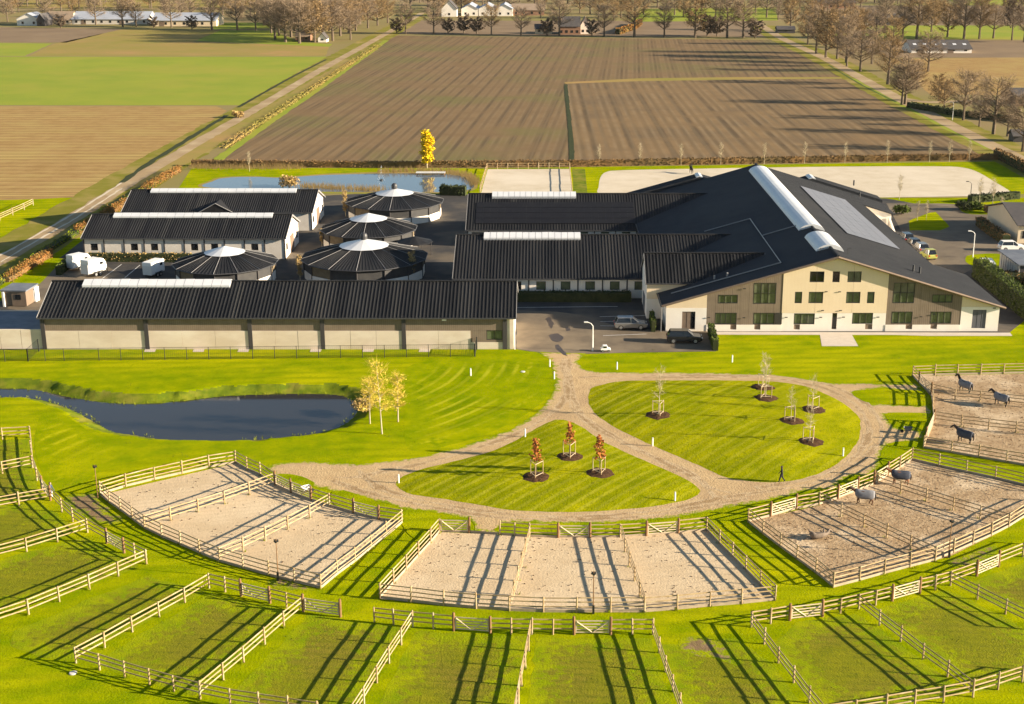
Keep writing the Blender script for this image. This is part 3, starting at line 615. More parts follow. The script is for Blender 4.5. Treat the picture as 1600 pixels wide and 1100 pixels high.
# --- 1. the long hay barn in front
def long_barn():
    x0, x1, yf, yb, ze, zr = -68.6, -4.3, 179.6, 192.9, 4.75, 7.85
    t = thing('long_barn', 'long low barn with black ribbed roof and pale concrete base beside the front pond', 'barn', (0, 0, 0))
    barn_roof(t, x0, x1, yf, yb, ze, zr); gable_walls(t, x0, x1, yf, yb, ze, zr, 'render_white')
    cols_u = [63, 229, 391, 504, 631, 797]
    cx = [V(u, 520, yf).x for u in cols_u]; cx[0] = x0+.2; cx[-1] = x1-1.2
    wx0 = V(744, 530, yf).x
    for i in range(5):
        a, b = cx[i]+.28, cx[i+1]-.28
        hole = []
        if i == 4:
            w = (V(760, 522, yf).x, V(785, 522, yf).x, V(770, 531, yf).z, V(770, 516, yf).z); hole = [w]
        up = MB(); holed_wall(up, a, b, 2.62, ze-.05, hole, yf, yf+.2); up.build('cladding_panel', 'cladding', t)
        n = 3
        for k in range(n):
            pa, pb = a+(b-a)*k/n+.015, a+(b-a)*(k+1)/n-.015
            if pa > wx0-1: 
                lo = MB(); holed_wall(lo, pa, pb, 1.0, 2.6, hole, yf, yf+.2); lo.build('cladding_panel', 'cladding', t)
                MB().box(pa, pb, yf-.05, yf+.22, 0, .98).build('concrete_panel', 'concrete', t)
            else:
                o_ = random.uniform(-.012, .012)
                MB().box(pa, pb, yf-.08+o_, yf+.22, 0, 2.6).build('concrete_panel', 'concrete', t)
        if hole: window(t, *hole[0], yf, 2, 1)
    for x in cx: MB().box(x-.28, x+.28, yf-.16, yf+.25, 0, ze-.03).build('column', 'column', t)
    MB().box(x1-1.0, x1, yf-.02, yf+.2, 0, ze-.05).build('corner_panel', 'concrete', t)
    MB().tube([(x1+.12, yf-.2, 0), (x1+.12, yf-.2, ze-.2)], .07, 6).build('downpipe', 'white_paint', t)
    MB().box(V(694, 497, yf).x-.3, V(694, 497, yf).x+.3, yf-.3, yf-.02, 4.1, 4.4).build('wall_lamp', 'white_paint', t)
    a, b = V(132, 440, 186.2).x, V(362, 440, 186.2).x
    ridge_lights(t, a, b, 16, (yf+yb)/2, zr, 1.35, .58)
long_barn()
# concrete bunker with flat roof at its left end
def bunker():
    t = thing('silage_bunker', 'pale concrete bunker with flat grey roof left of the long barn', 'bunker')
    for k in range(5): MB().box(-83+k*2.86, -80.2+k*2.86, 179.7, 179.95, 0, 2.75).build('wall_panel', 'concrete', t)
    MB().box(-83, -69.0, 179.96, 189.5, 2.45, 2.62).build('flat_roof', 'flat_roof', t)
    MB().box(-83, -69.0, 189.5, 189.75, 0, 2.7).build('back_wall', 'concrete', t)
bunker()

# --- 2/3. stable blocks on the left
def stable(x0, x1, yf, yb, ze, zr, label, bays, wins, sk, seed):
    t = thing('stable_block', label, 'stable')
    barn_roof(t, x0, x1, yf, yb, ze, zr, step=0.42); gable_walls(t, x0, x1, yf, yb, ze, zr, 'render_white')
    w = (x1-x0)/bays; hl = []
    for i in range(bays):
        a, b = x0+w*i+.1, x0+w*(i+1)-.1
        hole = []
        if i in wins:
            m_ = (a+b)/2; hole = [(m_-.62, m_+.62, 1.55, 2.75)]
        p = MB(); holed_wall(p, a, b, 0, ze-.06, hole, yf, yf+.22); p.build('wall_panel', 'stone_wall', t)
        for h in hole: window(t, *h, yf, 1, 1, glass='glass_dark')
    for i in range(bays+1): MB().box(x0+w*i-.09, x0+w*i+.09, yf-.08, yf+.2, 0, ze-.04).build('column', 'column', t)
    # gable end that faces the sun: big doors
    yr = (yf+yb)/2
    MB().box(x1+.003, x1+.1, yr-1.7, yr+1.7, 0, 3.0).build('stable_door', 'door_brown', t)
    MB().box(x1+.003, x1+.09, yf+1.2, yf+2.4, 1.3, 2.5).build('window', 'glass_dark', t)
    MB().box(x1+.003, x1+.09, yb-2.4, yb-1.2, 1.3, 2.5).build('window', 'glass_dark', t)
    ridge_lights(t, sk[0], sk[1], sk[2], yr, zr, 1.15, .44)
    return t
stable(-80.0, -45.2, 233.0, 246.6, 3.95, 6.5, 'nearer of the two left stable blocks, black roof above pale wall with small square windows', 10, (0, 2, 3, 5, 6, 8), (V(179, 336, 239.8).x, V(427, 336, 239.8).x, 18), 1)
st3 = stable(-80.0, -44.4, 256.6, 271.4, 3.8, 6.45, 'rear stable block by the back pond with black roof and small gablet', 10, (1, 3, 4, 6, 8), (V(237, 297, 264).x, V(464, 297, 264).x, 17), 2)
gx = V(342, 322, 259).x
m_ = MB(); m_.add([(gx-3.2, 256.1, 3.62), (gx+3.2, 256.1, 3.62), (gx, 256.1, 5.3), (gx, 260.9, 5.3)], [(0, 2, 3), (1, 3, 2), (0, 1, 2)]); m_.build('gablet_roof', 'roof_dark', st3)
m_ = MB(); m_.tube([(gx-3.2, 256.05, 3.66), (gx, 256.05, 5.36), (gx+3.2, 256.05, 3.66)], .08, 5); m_.build('gablet_trim', 'trim_metal', st3)

# --- 4. the four round horse walkers
def walker(cx, cy, r, ze, za, n, cupola, label, sk=0.37):
    t = thing('horse_walker', label, 'horse walker', (cx, cy, 0))
    zs = za-(za-ze)*sk; rs = r*sk; P = lambda rr, k, z: (rr*math.cos(2*math.pi*(k+.5)/n), rr*math.sin(2*math.pi*(k+.5)/n), z)
    for k in range(n):
        mb = MB(); a, b, c, d = P(r, k, ze), P(r, k+1, ze), P(rs, k+1, zs), P(rs, k, zs)
        ribbed(mb, a, b, c, d, .55, .05, .14, .06); mb.build('roof_panel', 'roof_dark', t)
        MB().tube([P(r, k, ze+.05), P(rs, k, zs+.05)], .035, 4).build('hip_trim', 'trim_metal', t)
        g = MB(); g.add([P(rs*1.06, k, zs+.12-.05), P(rs*1.06, k+1, zs+.12-.05), (0, 0, za+.14)], [(0, 1, 2)]); g.build('skylight_pane', 'skylight', t)
        wl_ = MB(); rr = r-.55; i_ = r-.75
        A0, A1, B0, B1 = P(rr, k+.02, 0), P(rr, k+.98, 0), P(i_, k+.02, 0), P(i_, k+.98, 0)
        up = lambda q, z: (q[0], q[1], z)
        wl_.add([A0, A1, B1, B0, up(A0, 1.35), up(A1, 1.35), up(B1, 1.35), up(B0, 1.35)], [(0,3,2,1),(4,5,6,7),(0,1,5,4),(1,2,6,5),(2,3,7,6),(3,0,4,7)])
        wl_.build('wall_panel', 'render_white', t)
        s_ = MB(); s_.add([up(P(rr-.06, k, 0), 1.36), up(P(rr-.06, k+1, 0), 1.36), up(P(rr-.06, k+1, 0), ze-.05), up(P(rr-.06, k, 0), ze-.05)], [(0, 1, 2, 3)])
        s_.build('screen_panel', 'screen' if (k*7+n) % 5 else 'reed_screen', t)
        MB().tube([P(rr+.02, k, 0), P(rr+.02, k, ze-.02)], .09, 6).build('post', 'column', t)
    m_ = MB()
    for k in range(n): m_.tube([P(r, k, ze-.06), P(r, k+1, ze-.06)], .09, 4)
    m_.build('eave_ring', 'gutter', t)
    if cupola: MB().lathe([(.0, za+.05), (.55, za+.05), (.62, za+.6), (.5, za+.95), (.2, za+1.15), (.05, za+1.2)], 12).build('cupola', 'gutter', t)
mat('reed_screen', (0.19, 0.145, 0.085), (0.14, 0.105, 0.06), 1.5, 0.9)
walker(-29.9, 221.7, 10.5, 3.2, 6.0, 14, True, 'largest round horse walker with black conical roof, right behind the long barn')
walker(-32.0, 244.6, 8.8, 3.1, 5.7, 14, False, 'middle round horse walker without a cupola, between two larger black cones')
walker(-30.0, 270.4, 9.8, 3.1, 5.5, 14, True, 'rearmost round horse walker with black cone roof beside the back pond')
walker(-52.1, 218.0, 8.5, 3.1, 5.6, 14, False, 'leftmost round horse walker with black cone roof near the white trailers')
def small_roof(u, v, r, label):
    p = G(u, v, 2.4); t = thing('roof_shelter', label, 'shelter', (p.x, p.y, 0))
    m_ = MB(); m_.lathe([(r, 2.3), (r, 2.4), (0.1, 3.3)], 10); m_.build('roof', 'roof_dark', t)
    for k in range(5): MB().tube([((r-.3)*math.cos(k*1.257), (r-.3)*math.sin(k*1.257), 0), ((r-.3)*math.cos(k*1.257), (r-.3)*math.sin(k*1.257), 2.35)], .08, 5).build('post', 'column', t)
small_roof(648, 377, 3.2, 'small black shelter roof at the right side of the middle horse walker')

# --- 5. two wings that run into the riding hall
def wing(yf, yb, ze, zr, xr, label, bays, sk, solar=None, tall=False):
    x0 = -14.0; t = thing('stable_wing', label, 'stable wing')
    barn_roof(t, x0, xr, yf, yb, ze, zr, step=0.5)
    yr = (yf+yb)/2
    MB().prism_x([(yf+.3, 0), (yb-.3, 0), (yb-.3, ze-.1), (yr, zr-.18), (yf+.3, ze-.1)], x0, x0+.25).build('gable_wall', 'stone_wall', t)
    MB().box(x0, 17, yb-.25, yb, 0, ze-.1).build('back_wall', 'stone_wall', t)
    w = 30.5/bays
    for i in range(bays):
        a, b = x0+w*i+.1, x0+w*(i+1)-.1; m_ = (a+b)/2
        hole = [(m_-.75, m_+.75, 1.35, 2.7)] if i > 1 else [(m_-1.2, m_+1.2, .05, 2.6)]
        p = MB(); holed_wall(p, a, b, 0, ze-.06, hole, yf, yf+.22); p.build('wall_panel', 'render_white', t)
        for h in hole: window(t, *h, yf, 1 if i > 1 else 2, 1, glass='glass' if i > 2 else 'glass_dark')
    for i in range(bays+1): MB().box(x0+w*i-.1, x0+w*i+.1, yf-.08, yf+.2, 0, ze-.04).build('column', 'column', t)
    ridge_lights(t, sk[0], sk[1], sk[2], yr, zr, 1.5, .6, .45)
    if solar:
        xa, xb, n, m = solar; k = (zr-ze)/(yr-yf); nrm = Vector((0, -k, 1)).normalized()
        for i in range(n):
            for j in range(m):
                sa, sb = .12+.62*j/m+.003, .12+.62*(j+1)/m-.003
                A = [(xa+(xb-xa)*(i+q)/n, yf+(yr-yf)*s_, ze+(zr-ze)*s_) for q, s_ in ((.01, sa), (.99, sa), (.99, sb), (.01, sb))]
                pm = MB(); lo = [Vector(q)+nrm*.10 for q in A]; hi = [Vector(q)+nrm*.16 for q in A]
                pm.add(lo+hi, [(4, 5, 6, 7), (0, 1, 5, 4), (1, 2, 6, 5), (2, 3, 7, 6), (3, 0, 4, 7)]); pm.build('solar_panel', 'solar', t)
    return t
wing(206.6, 228.4, 3.4, 7.7, 30, 'front stable wing with black ribbed roof and white ridge skylight joining the riding hall', 8, (V(756, 365, 217.4).x, V(907, 365, 217.4).x, 15))
wing(243.0, 263.0, 3.3, 7.75, 30, 'rear stable wing with dark solar panels on its black roof', 8, (V(769, 302, 253).x, V(900, 302, 253).x, 15), (V(744, 345, 247).x, V(991, 345, 247).x, 22, 4))

# --- 6. the riding hall with its office front
def riding_hall():
    XR, ZR, KL, KR = 41.1, 11.0, 0.288, 0.305
    YF, YB, XL, XRR = 188.3, 267.0, 17.2, 64.6
    zl = lambda x: ZR-KL*(XR-x); zr = lambda x: ZR-KR*(x-XR)
    t = thing('riding_hall', 'large riding hall with wide dark gable roof and cream office front', 'riding hall')
    ov = .5
    r = MB(); ribbed(r, (XL-.7, YB, zl(XL-.7)), (XL-.7, YF-ov, zl(XL-.7)), (XR, YF-ov, ZR), (XR, YB, ZR), .6, .012, .14, .25)
    left = r.build('left_roof', 'roof_hall', t)
    XM = 59.9
    for i_, (xe, ya, yb_) in enumerate(((XRR+.7, YF-ov, 206.9), (XM, 206.9, 256.0), (66.2, 256.0, YB))):
        r = MB(); ribbed(r, (xe, ya, zr(xe)), (xe, yb_, zr(xe)), (XR, yb_, ZR), (XR, ya, ZR), .6, .05, .14, .25)
        o_ = r.build('right_roof', 'roof_hall', t)
        if i_ == 1: right = o_
    MB().tube([(XM, 206.95, zr(XM)-.05), (XRR+.7, 206.95, zr(XRR+.7)-.05)], .1, 5).build('verge_trim', 'trim_metal', t)
    def bar(parent, name, a, b, rad, m, n=4): MB().tube([a, b], rad, n).build(name, m, parent)
    bar(t, 'ridge_cap', (XR, YF-ov, ZR+.06), (XR, YB, ZR+.06), .22, 'roof_hall', 6)
    for (a, b) in (((XL-.7, YF-ov-.03, zl(XL-.7)-.08), (XR, YF-ov-.03, ZR-.08)), ((XR, YF-ov-.03, ZR-.08), (XRR+.7, YF-ov-.03, zr(XRR+.7)-.08))):
        bar(t, 'verge_trim', a, b, .17, 'door_brown')
    bar(left, 'gutter', (XL-.8, YF-ov, zl(XL-.7)-.1), (XL-.8, YB, zl(XL-.7)-.1), .1, 'gutter')
    bar(right, 'gutter', (XM+.08, 207.1, zr(XM)-.1), (XM+.08, 256, zr(XM)-.1), .1, 'roof_hall')
    # parapet flashings of the raised front part
    L_ = lambda x, y, dz=.14: (x, y, zl(x)+dz)
    for a, b in ((L_(33.9, 192.5), L_(33.9, 223.8)), (L_(33.9, 223.8), L_(26.4, 223.8)), (L_(33.9, 210.7), (XR, 211, ZR+.14)), (L_(33.9, 192.5), L_(18.2, 192.3))):
        bar(left, 'flashing', a, b, .085, 'trim_metal')
    # barrel skylights on the ridge
    def barrel(y0, y1, rad, lift, n):
        prof = [(XR+rad*math.cos(math.pi*k/12)*1.0, ZR-.45+lift+rad*.62*math.sin(math.pi*k/12)) for k in range(13)]
        for i in range(n):
            a, b = y0+(y1-y0)*i/n, y0+(y1-y0)*(i+1)/n
            q = MB()
            q.add([(x, a+.02, z) for x, z in prof]+[(x, b-.02, z) for x, z in prof], [(k, k+13, k+14, k+1) for k in range(12)]+[tuple(range(13)), tuple(range(25, 12, -1))])
            q.build('skylight_pane', 'skylight', t, smooth=False)
        for k in (0, 12):
            q = MB(); xx = prof[k][0]; q.box(min(xx, xx+(.12 if k == 0 else -.12)), max(xx, xx+(.12 if k == 0 else -.12)), y0, y1, ZR-1.4, prof[k][1]+.02); q.build('skylight_kerb', 'trim_metal', t)
    barrel(207.8, 262.5, 2.05, -.35, 36); barrel(193.6, 203.0, 2.05, -.35, 6)
    # pale solar field on the right slope
    for i in range(12):
        for j in range(5):
            y0 = 211.8+(253.3-211.8)*i/12; y1 = y0+3.40; x0 = 47.5+8.5*j/5; x1 = x0+1.665
            A = [(x0, y0, zr(x0)), (x1, y0, zr(x1)), (x1, y1, zr(x1)), (x0, y1, zr(x0))]
            q = MB(); q.add([(a, b, c+.12) for a, b, c in A]+[(a, b, c+.18) for a, b, c in A], [(4, 5, 6, 7), (0, 1, 5, 4), (1, 2, 6, 5), (2, 3, 7, 6), (3, 0, 4, 7)])
            q.build('solar_panel', 'solar_pale', right)
    for u, v in ((1427, 424), (1437, 427), (1334, 289), (1343, 308)):
        d = ray(u, v); k = -KR; tt = (ZR-k*XR-CAM_H)/(d[2]-k*d[0]); p = (d[0]*tt, d[1]*tt, CAM_H+d[2]*tt)
        MB().tube([(p[0], p[1], p[2]-.1), (p[0], p[1], p[2]+1.0)], .16, 8).build('vent_pipe', 'gutter', right)
    for x, y in ((26.4, 193.6), (24.6, 194.0)): MB().tube([(x, y, zl(x)-.1), (x, y, zl(x)+.55)], .13, 8).build('vent_pipe', 'trim_metal', left)
    # rooftop rails
    for x in (39.4, 43.4): MB().tube([(x, 192.4, zl(min(x, 2*XR-x))-.1), (x, 192.4, ZR+.2), (x+.5, 192.4, ZR+.2)], .05, 5).build('roof_anchor', 'metal_black', t)
    # walls
    MB().box(XL, XL+.3, YF+.3, YB-.3, 0, zl(XL)-.3).build('side_wall', 'render_white', t)
    MB().box(XRR-.3, XRR, YF+.3, 206.5, 0, zr(XRR)-.3).build('side_wall', 'render_white', t)
    MB().box(XM-.6, XM-.3, 206.5, 256.2, 0, zr(XM)-.3).build('side_wall', 'render_white', t)
    MB().prism_y([(XM-.6, 0), (XRR-.3, 0), (XRR-.3, zr(XRR)-.3), (XM-.6, zr(XM-.6)-.3)], 206.2, 206.5).build('return_wall', 'render_white', t)
    MB().prism_y([(XM-.6, 0), (65.6, 0), (65.6, zr(65.6)-.3), (XM-.6, zr(XM-.6)-.3)], 256.3, 256.6).build('return_wall', 'render_white', t)
    MB().box(XM+.2, 63.6, 251.0, 256.25, 0, 2.3).build('stair_block', 'render_white', t)
    MB().prism_x([(249.0, 0), (256.2, 0), (256.2, 2.6), (255.4, 2.6)], 65.0, 65.3).build('stair_wall', 'render_white', t)
    MB().prism_y([(XL, 0), (XRR, 0), (XRR, zr(XRR)-.3), (XR, ZR-.3), (XL, zl(XL)-.3)], YB-.3, YB).build('back_wall', 'render_white', t)
    # --- office facade
    def q(u, v, o=(1000, 380), s=5.3333): p = V(o[0]+u/s, o[1]+v/s, YF); return p.x, p.z
    def rect(u0, v0, u1, v1, o=(1000, 380)):
        cu, cv = (u0+u1)/2, (v0+v1)/2
        return (q(u0, cv, o)[0], q(u1, cv, o)[0], max(0.02, q(cu, v1, o)[1]), q(cu, v0, o)[1])
    B_ = (1300, 380)
    tops = [(XL-1, zl(XL-1)-.3, XR, ZR-.3), (XR, ZR-.3, XRR+1, zr(XRR+1)-.3)]
    c1a, c1b = q(556, 560)[0], q(1188, 450)[0]; c2a, c2b = q(462, 450, B_)[0], q(1078, 560, B_)[0]
    zp = q(700, 680)[1]; zm = q(1300, 582)[1]
    win = {'1': (rect(650,430,815,502),3), '2': (rect(945,330,1135,505),3), '3': (rect(625,580,805,676),4), '4': (rect(945,580,1120,676),3),
           'a': (rect(1415,235,1535,325),2), 'b': (rect(5,235,65,325,B_),1), 'c': (rect(130,235,245,325,B_),2),
           'd': (rect(1290,405,1350,500),1), 'e': (rect(1405,405,1525,500),2), 'f': (rect(118,405,235,500,B_),2), 'g': (rect(293,405,353,500,B_),1),
           'h': (rect(1282,585,1455,676),3), 'i': (rect(168,580,340,672,B_),3),
           '5': (rect(510,330,690,500,B_),3), '6': (rect(835,428,1005,496,B_),3), '7': (rect(495,570,670,670,B_),3), '8': (rect(820,570,995,670,B_),3)}
    doors = [rect(350,570,460,718), rect(0,582,40,718,B_), rect(1168,555,1283,710,B_)]
    holes = [w for w, n in win.values()]+doors
    low = [rect(752,677,803,720), rect(952,677,1003,720), rect(1282,677,1332,720), rect(276,673,336,718,B_), rect(613,671,668,716,B_), rect(820,671,875,714,B_)]
    hl = holes+low
    def zone(name, x0, x1, z0, z1, m, y=0.0):
        mb = MB(); holed_wall(mb, x0, x1, z0, z1, hl, YF+y, YF+.32, tops); return mb.build(name, m, t)
    zl_w = q(400, 540)[1]
    for a, b, y in ((XL, c1a-.01, 0), (c1a-.01+.02, c1b, .0), (c1b, c2a, 0), (c2a, c2b, 0), (c2b, XRR, 0)): pass
    zone('lower_wall', XL, c1a-.01, 0, zl_w, 'render_white'); zone('upper_wall', XL, c1a-.01, zl_w+.01, 12, 'cream', .02)
    zone('plinth', c1a, c1b-.01, 0, zp, 'render_white', -.06)
    nb = 9
    for i in range(nb): zone('cladding_panel', c1a+(c1b-c1a)*i/nb+.01, c1a+(c1b-c1a)*(i+1)/nb-.01, zp+.01, 12, 'cladding', .03)
    zone('lower_wall', c1b, c2a-.01, 0, zm, 'render_white')
    xm1, xm2 = q(1468, 350)[0], q(178, 350, B_)[0]
    for a, b in ((c1b, xm1-.012), (xm1+.012, xm2-.012), (xm2+.012, c2a-.01)): zone('upper_panel', a, b, zm+.012, 12, 'cream', -.02)
    zone('plinth', c2a, c2b-.01, 0, zp, 'render_white', -.06)
    for i in range(nb): zone('cladding_panel', c2a+(c2b-c2a)*i/nb+.01, c2a+(c2b-c2a)*(i+1)/nb-.01, zp+.01, 12, 'cladding', .03)
    zone('lower_wall', c2b, XRR, 0, zl_w+.15, 'render_white'); zone('upper_wall', c2b, XRR, zl_w+.16, 12, 'cream', .02)
    for k_, (w, n) in win.items():
        window(t, *w, YF, n, 1 if k_ in 'abcdefg' else 2 if k_ in '25' else 1, .24, 'glass_dark' if k_ in 'ab' else 'glass')
    for i, d_ in enumerate(doors):
        o_ = MB().box(d_[0], d_[1], YF+.12, YF+.2, d_[2], d_[3]).build('door', 'door_brown' if i < 2 else 'door_grey', t)
        n = 3 if i != 1 else 1
        for k in range(n): MB().box(d_[0]+(d_[1]-d_[0])*k/n+.06, d_[0]+(d_[1]-d_[0])*(k+1)/n-.06, YF+.08, YF+.118, d_[2]+.1, d_[3]-.1).build('door_leaf', 'glass_dark' if (i == 0 and k == 2) or i == 1 else ('door_brown' if i == 0 else 'door_grey'), o_)
    for d_ in low: MB().box(d_[0], d_[1], YF+.1, YF+.2, d_[2], d_[3]).build('low_door', 'door_brown', t)
    z_ = rect(1125, 580, 1182, 676); MB().box(z_[0], z_[1], YF-.02, YF+.025, z_[2]+.02, z_[3]).build('shutter', 'dark_frame', t)
    for u, v, o in [(572,618,(1000,380)),(865,620,(1000,380)),(870,378,(1000,380)),(1217,617,(1000,380)),(1505,617,(1000,380)),(1520,560,(1000,380)),(1550,403,(1000,380)),(62,404,B_),(95,615,B_),(70,560,B_),(382,615,B_),(740,612,B_),(850,592,B_),(1352,540,B_)]:
        x, z = q(u, v, o); MB().box(x-.2, x+.2, YF-.12, YF-.065, z-.06, z+.06).build('wall_lamp', 'metal_black', t)
    MB().box(XL-.75, XL-.63, YF-.3, YF-.18, 0, zl(XL-.7)-.1).build('downpipe', 'trim_metal', t)
    # low hall behind, its two ridges just showing over the main roof
    for xk, zk, xa, za, xb, zb in ((30.3, 8.45, 15.8, 4.4, 40.5, 5.6), (52.4, 8.15, 42, 5.2, 66.4, 3.9)):
        for sd, (xe, zee) in enumerate(((xa, za), (xb, zb))):
            b = MB(); y0, y1 = (271.5, 267.1) if sd == 0 else (267.1, 271.5)
            ribbed(b, (xe, y0, zee), (xe, y1, zee), (xk, y1, zk), (xk, y0, zk), .6, .05, .14, .2); b.build('back_hall_roof', 'roof_hall', t)
        MB().prism_y([(xa, za-1.2), (xb, zb-1.2), (xb, zb-.22), (xk, zk-.22), (xa, za-.22)], 267.12, 267.3).build('gable_infill', 'roof_hall', t)
        MB().prism_y([(xk-.8, zk-.4), (xk+.8, zk-.4), (xk+.55, zk+.05), (xk, zk+.2), (xk-.55, zk+.05)], 267.3, 271.3).build('back_skylight', 'skylight', t)
    MB().box(16.5, 65.5, 267.3, 271.2, 0, 3.7).build('back_hall_wall', 'render_white', t)
riding_hall()
def side_wing():
    x0, x1, yf, yb, ze, zr = 14.9, 32.5, 195.0, 204.9, 5.6, 8.7
    t = thing('entrance_wing', 'short wing with ribbed roof tucked under the left side of the hall roof', 'wing')
    barn_roof(t, x0, x1, yf, yb, ze, zr, .3, .2)
    yr = (yf+yb)/2
    MB().prism_x([(yf+.3, 0), (yb-.3, 0), (yb-.3, ze-.1), (yr, zr-.18), (yf+.3, ze-.1)], x0, x0+.25).build('gable_wall', 'render_white', t)
    MB().box(x0, x1-6, yf, yf+.25, 3.0, ze-.1).build('upper_wall', 'cream', t)
    MB().box(x0, x1-6, yf-.02, yf+.25, 0, 2.98).build('lower_wall', 'render_white', t)
    MB().box(x0-.08, x0-.003, yr-1.5, yr+1.5, 0, 2.6).build('door', 'door_grey', t)
side_wing()

# --- small buildings at the edges of the yard
def cabin():
    p = G(8, 479); t = thing('site_cabin', 'brown site cabin with grey flat roof beside the blue toilet cubicle', 'cabin', (p.x+1.6, p.y+1.6, 0), R(-4))
    MB().box(-1.9, 1.9, -1.6, 2.6, .1, 2.4).build('body', 'door_brown', t)
    MB().box(-2.05, 2.05, -1.75, 2.75, 2.4, 2.58).build('roof', 'flat_roof', t)
    MB().box(-1.2, -.3, -1.64, -1.603, .15, 2.1).build('door', 'dark_frame', t)
    MB().box(.2, 1.1, -1.64, -1.603, 1.1, 1.9).build('window', 'glass_dark', t)
    MB().box(-1.7, -1.4, -1.9, -1.65, 0, 2.3).build('canopy_post', 'white_paint', t)
cabin()
def toilet():
    p = G(51, 472); t = thing('toilet_cubicle', 'white and blue portable toilet beside the brown cabin', 'portable toilet', (p.x, p.y+.6, 0), R(-8))
    MB().box(-.6, .6, -.6, .6, .08, 2.15).build('body', 'blue_paint', t)
    MB().box(.602, .66, -.62, .62, .05, 2.2).build('side_panel', 'white_paint', t)
    MB().box(-.45, .45, -.65, -.603, .15, 1.95).build('door', 'white_paint', t)
    MB().prism_x([(-.68, 2.15), (.68, 2.15), (.5, 2.32), (0, 2.4), (-.5, 2.32)], -.68, .68).build('roof', 'white_paint', t)
toilet()
def shed_right():
    t = thing('slatted_shed', 'grey slatted shed with pale flat roof beside the right hedge', 'shed', (80.4, 221.5, 0))
    for k in range(9): MB().box(-3.6, -3.5, -5+k*1.12, -4.2+k*1.12, 0, 2.9).build('slat', 'stone_wall', t)
    MB().box(-3.48, 6, -5, 5.2, 0, 2.85).build('wall', 'column', t)
    MB().box(-3.9, 6.4, -5.4, 5.6, 2.9, 3.1).build('flat_roof', 'flat_roof', t)
shed_right()

# ================================================================== FENCES
POST_H = 1.45
def post_mesh(name, r, h, m, n=8):
    mb = MB(); mb.lathe([(r*1.02, -.1), (r, .3), (r*.97, h-.06), (r*.8, h), (r*.3, h+.015)], n); return mb.mesh(name, m)
POSTS = [post_mesh('post', .075, POST_H, 'wood'), post_mesh('post', .08, POST_H+.04, 'wood'), post_mesh('post', .07, POST_H-.04, 'wood')]
GPOST = post_mesh('gate_post', .12, POST_H+.15, 'wood_dark'); SPOST = post_mesh('short_post', .075, .78, 'wood_dark')
def rail_mesh():
    mb = MB(); prof = [(-.026, -.044), (.0, -.055), (.026, -.044), (.032, 0), (.026, .044), (0, .055), (-.026, .044), (-.032, 0)]
    n = len(prof); vs = [(x, y, z) for x in (0, .5, 1) for y, z in prof]
    fs = [(i*n+k, i*n+(k+1) % n, (i+1)*n+(k+1) % n, (i+1)*n+k) for i in range(2) for k in range(n)]+[tuple(range(n-1, -1, -1)), tuple(range(2*n, 3*n))]
    mb.add(vs, fs); return mb.mesh('rail', 'wood')
RAIL = rail_mesh()
mbk = MB(); mbk.box(0, 1, -.03, .03, -.05, .24); KICK = mbk.mesh('kick_board', 'kick_board')
def put_bar(me, name, a, b, parent, ext=0.0):
    a, b = Vector(a), Vector(b); d = b-a; L_ = d.length
    o = link(name, me, parent, a-d.normalized()*ext-Vector(parent.location), (0, -math.atan2(d.z, math.hypot(d.x, d.y)), math.atan2(d.y, d.x)), (L_+2*ext, 1, 1)); return o
def make_gate(a, b, label, group):
    a, b = Vector(a), Vector(b); d = (b-a); L_ = d.length; ang = math.atan2(d.y, d.x)
    t = thing('field_gate', label, 'gate', (a.x, a.y, 0), ang, group)
    x0, x1 = .16, L_-.16
    for x in (x0, x1): MB().box(x-.05, x+.05, -.035, .035, .16, 1.3).build('stile', 'wood_pale', t)
    for z in (.22, .46, .70, .95, 1.24): MB().box(x0+.05, x1-.05, -.025, .025, z-.045, z+.045).build('bar', 'wood_pale', t)
    for s_ in (0, 1):
        xa, xb = (x0+.06, (x0+x1)/2-.05) if s_ == 0 else (x1-.06, (x0+x1)/2+.05)
        MB().tube([(xa, -.055, 1.2), (xb, -.055, .26)], .05, 4).build('brace', 'wood_pale', t)
NF = [0]
def fence(label, pts, gates=None, opens=(), group='post and rail fences of the paddocks', rails=(.48, .90, 1.30), kick=False, world=False, side=1, gate_group='wooden field gates', skip_first=False, skip_last=False):
    gates = gates or {}
    W_ = [Vector((p[0], p[1], 0)) if world else G(*p) for p in pts]
    t = thing('paddock_fence', label, 'fence', W_[0], 0, group); t.location = W_[0]
    n = len(W_); gp = set()
    for g in gates: gp |= {g, g+1}
    for i, p in enumerate(W_):
        if (i == 0 and skip_first) or (i == n-1 and skip_last): continue
        me = GPOST if i in gp else random.choice(POSTS)
        link('gate_post' if i in gp else 'post', me, t, p-W_[0], (random.uniform(-.02, .02), random.uniform(-.02, .02), random.uniform(0, 6)), (1, 1, random.uniform(.97, 1.04)))
    for i in range(n-1):
        a, b = W_[i], W_[i+1]; d = (b-a).normalized(); nr = Vector((-d.y, d.x, 0))*.085*side
        if kick: put_bar(KICK, 'kick_board', a+nr*.3, b+nr*.3, t)
        if i in opens: continue
        if i in gates: make_gate(a, b, gates[i], gate_group); continue
        for z in rails:
            j = lambda: Vector((0, 0, random.uniform(-.025, .025)))
            put_bar(RAIL, 'rail', a+nr+Vector((0, 0, z))+j(), b+nr+Vector((0, 0, z))+j(), t, .04)
    return t
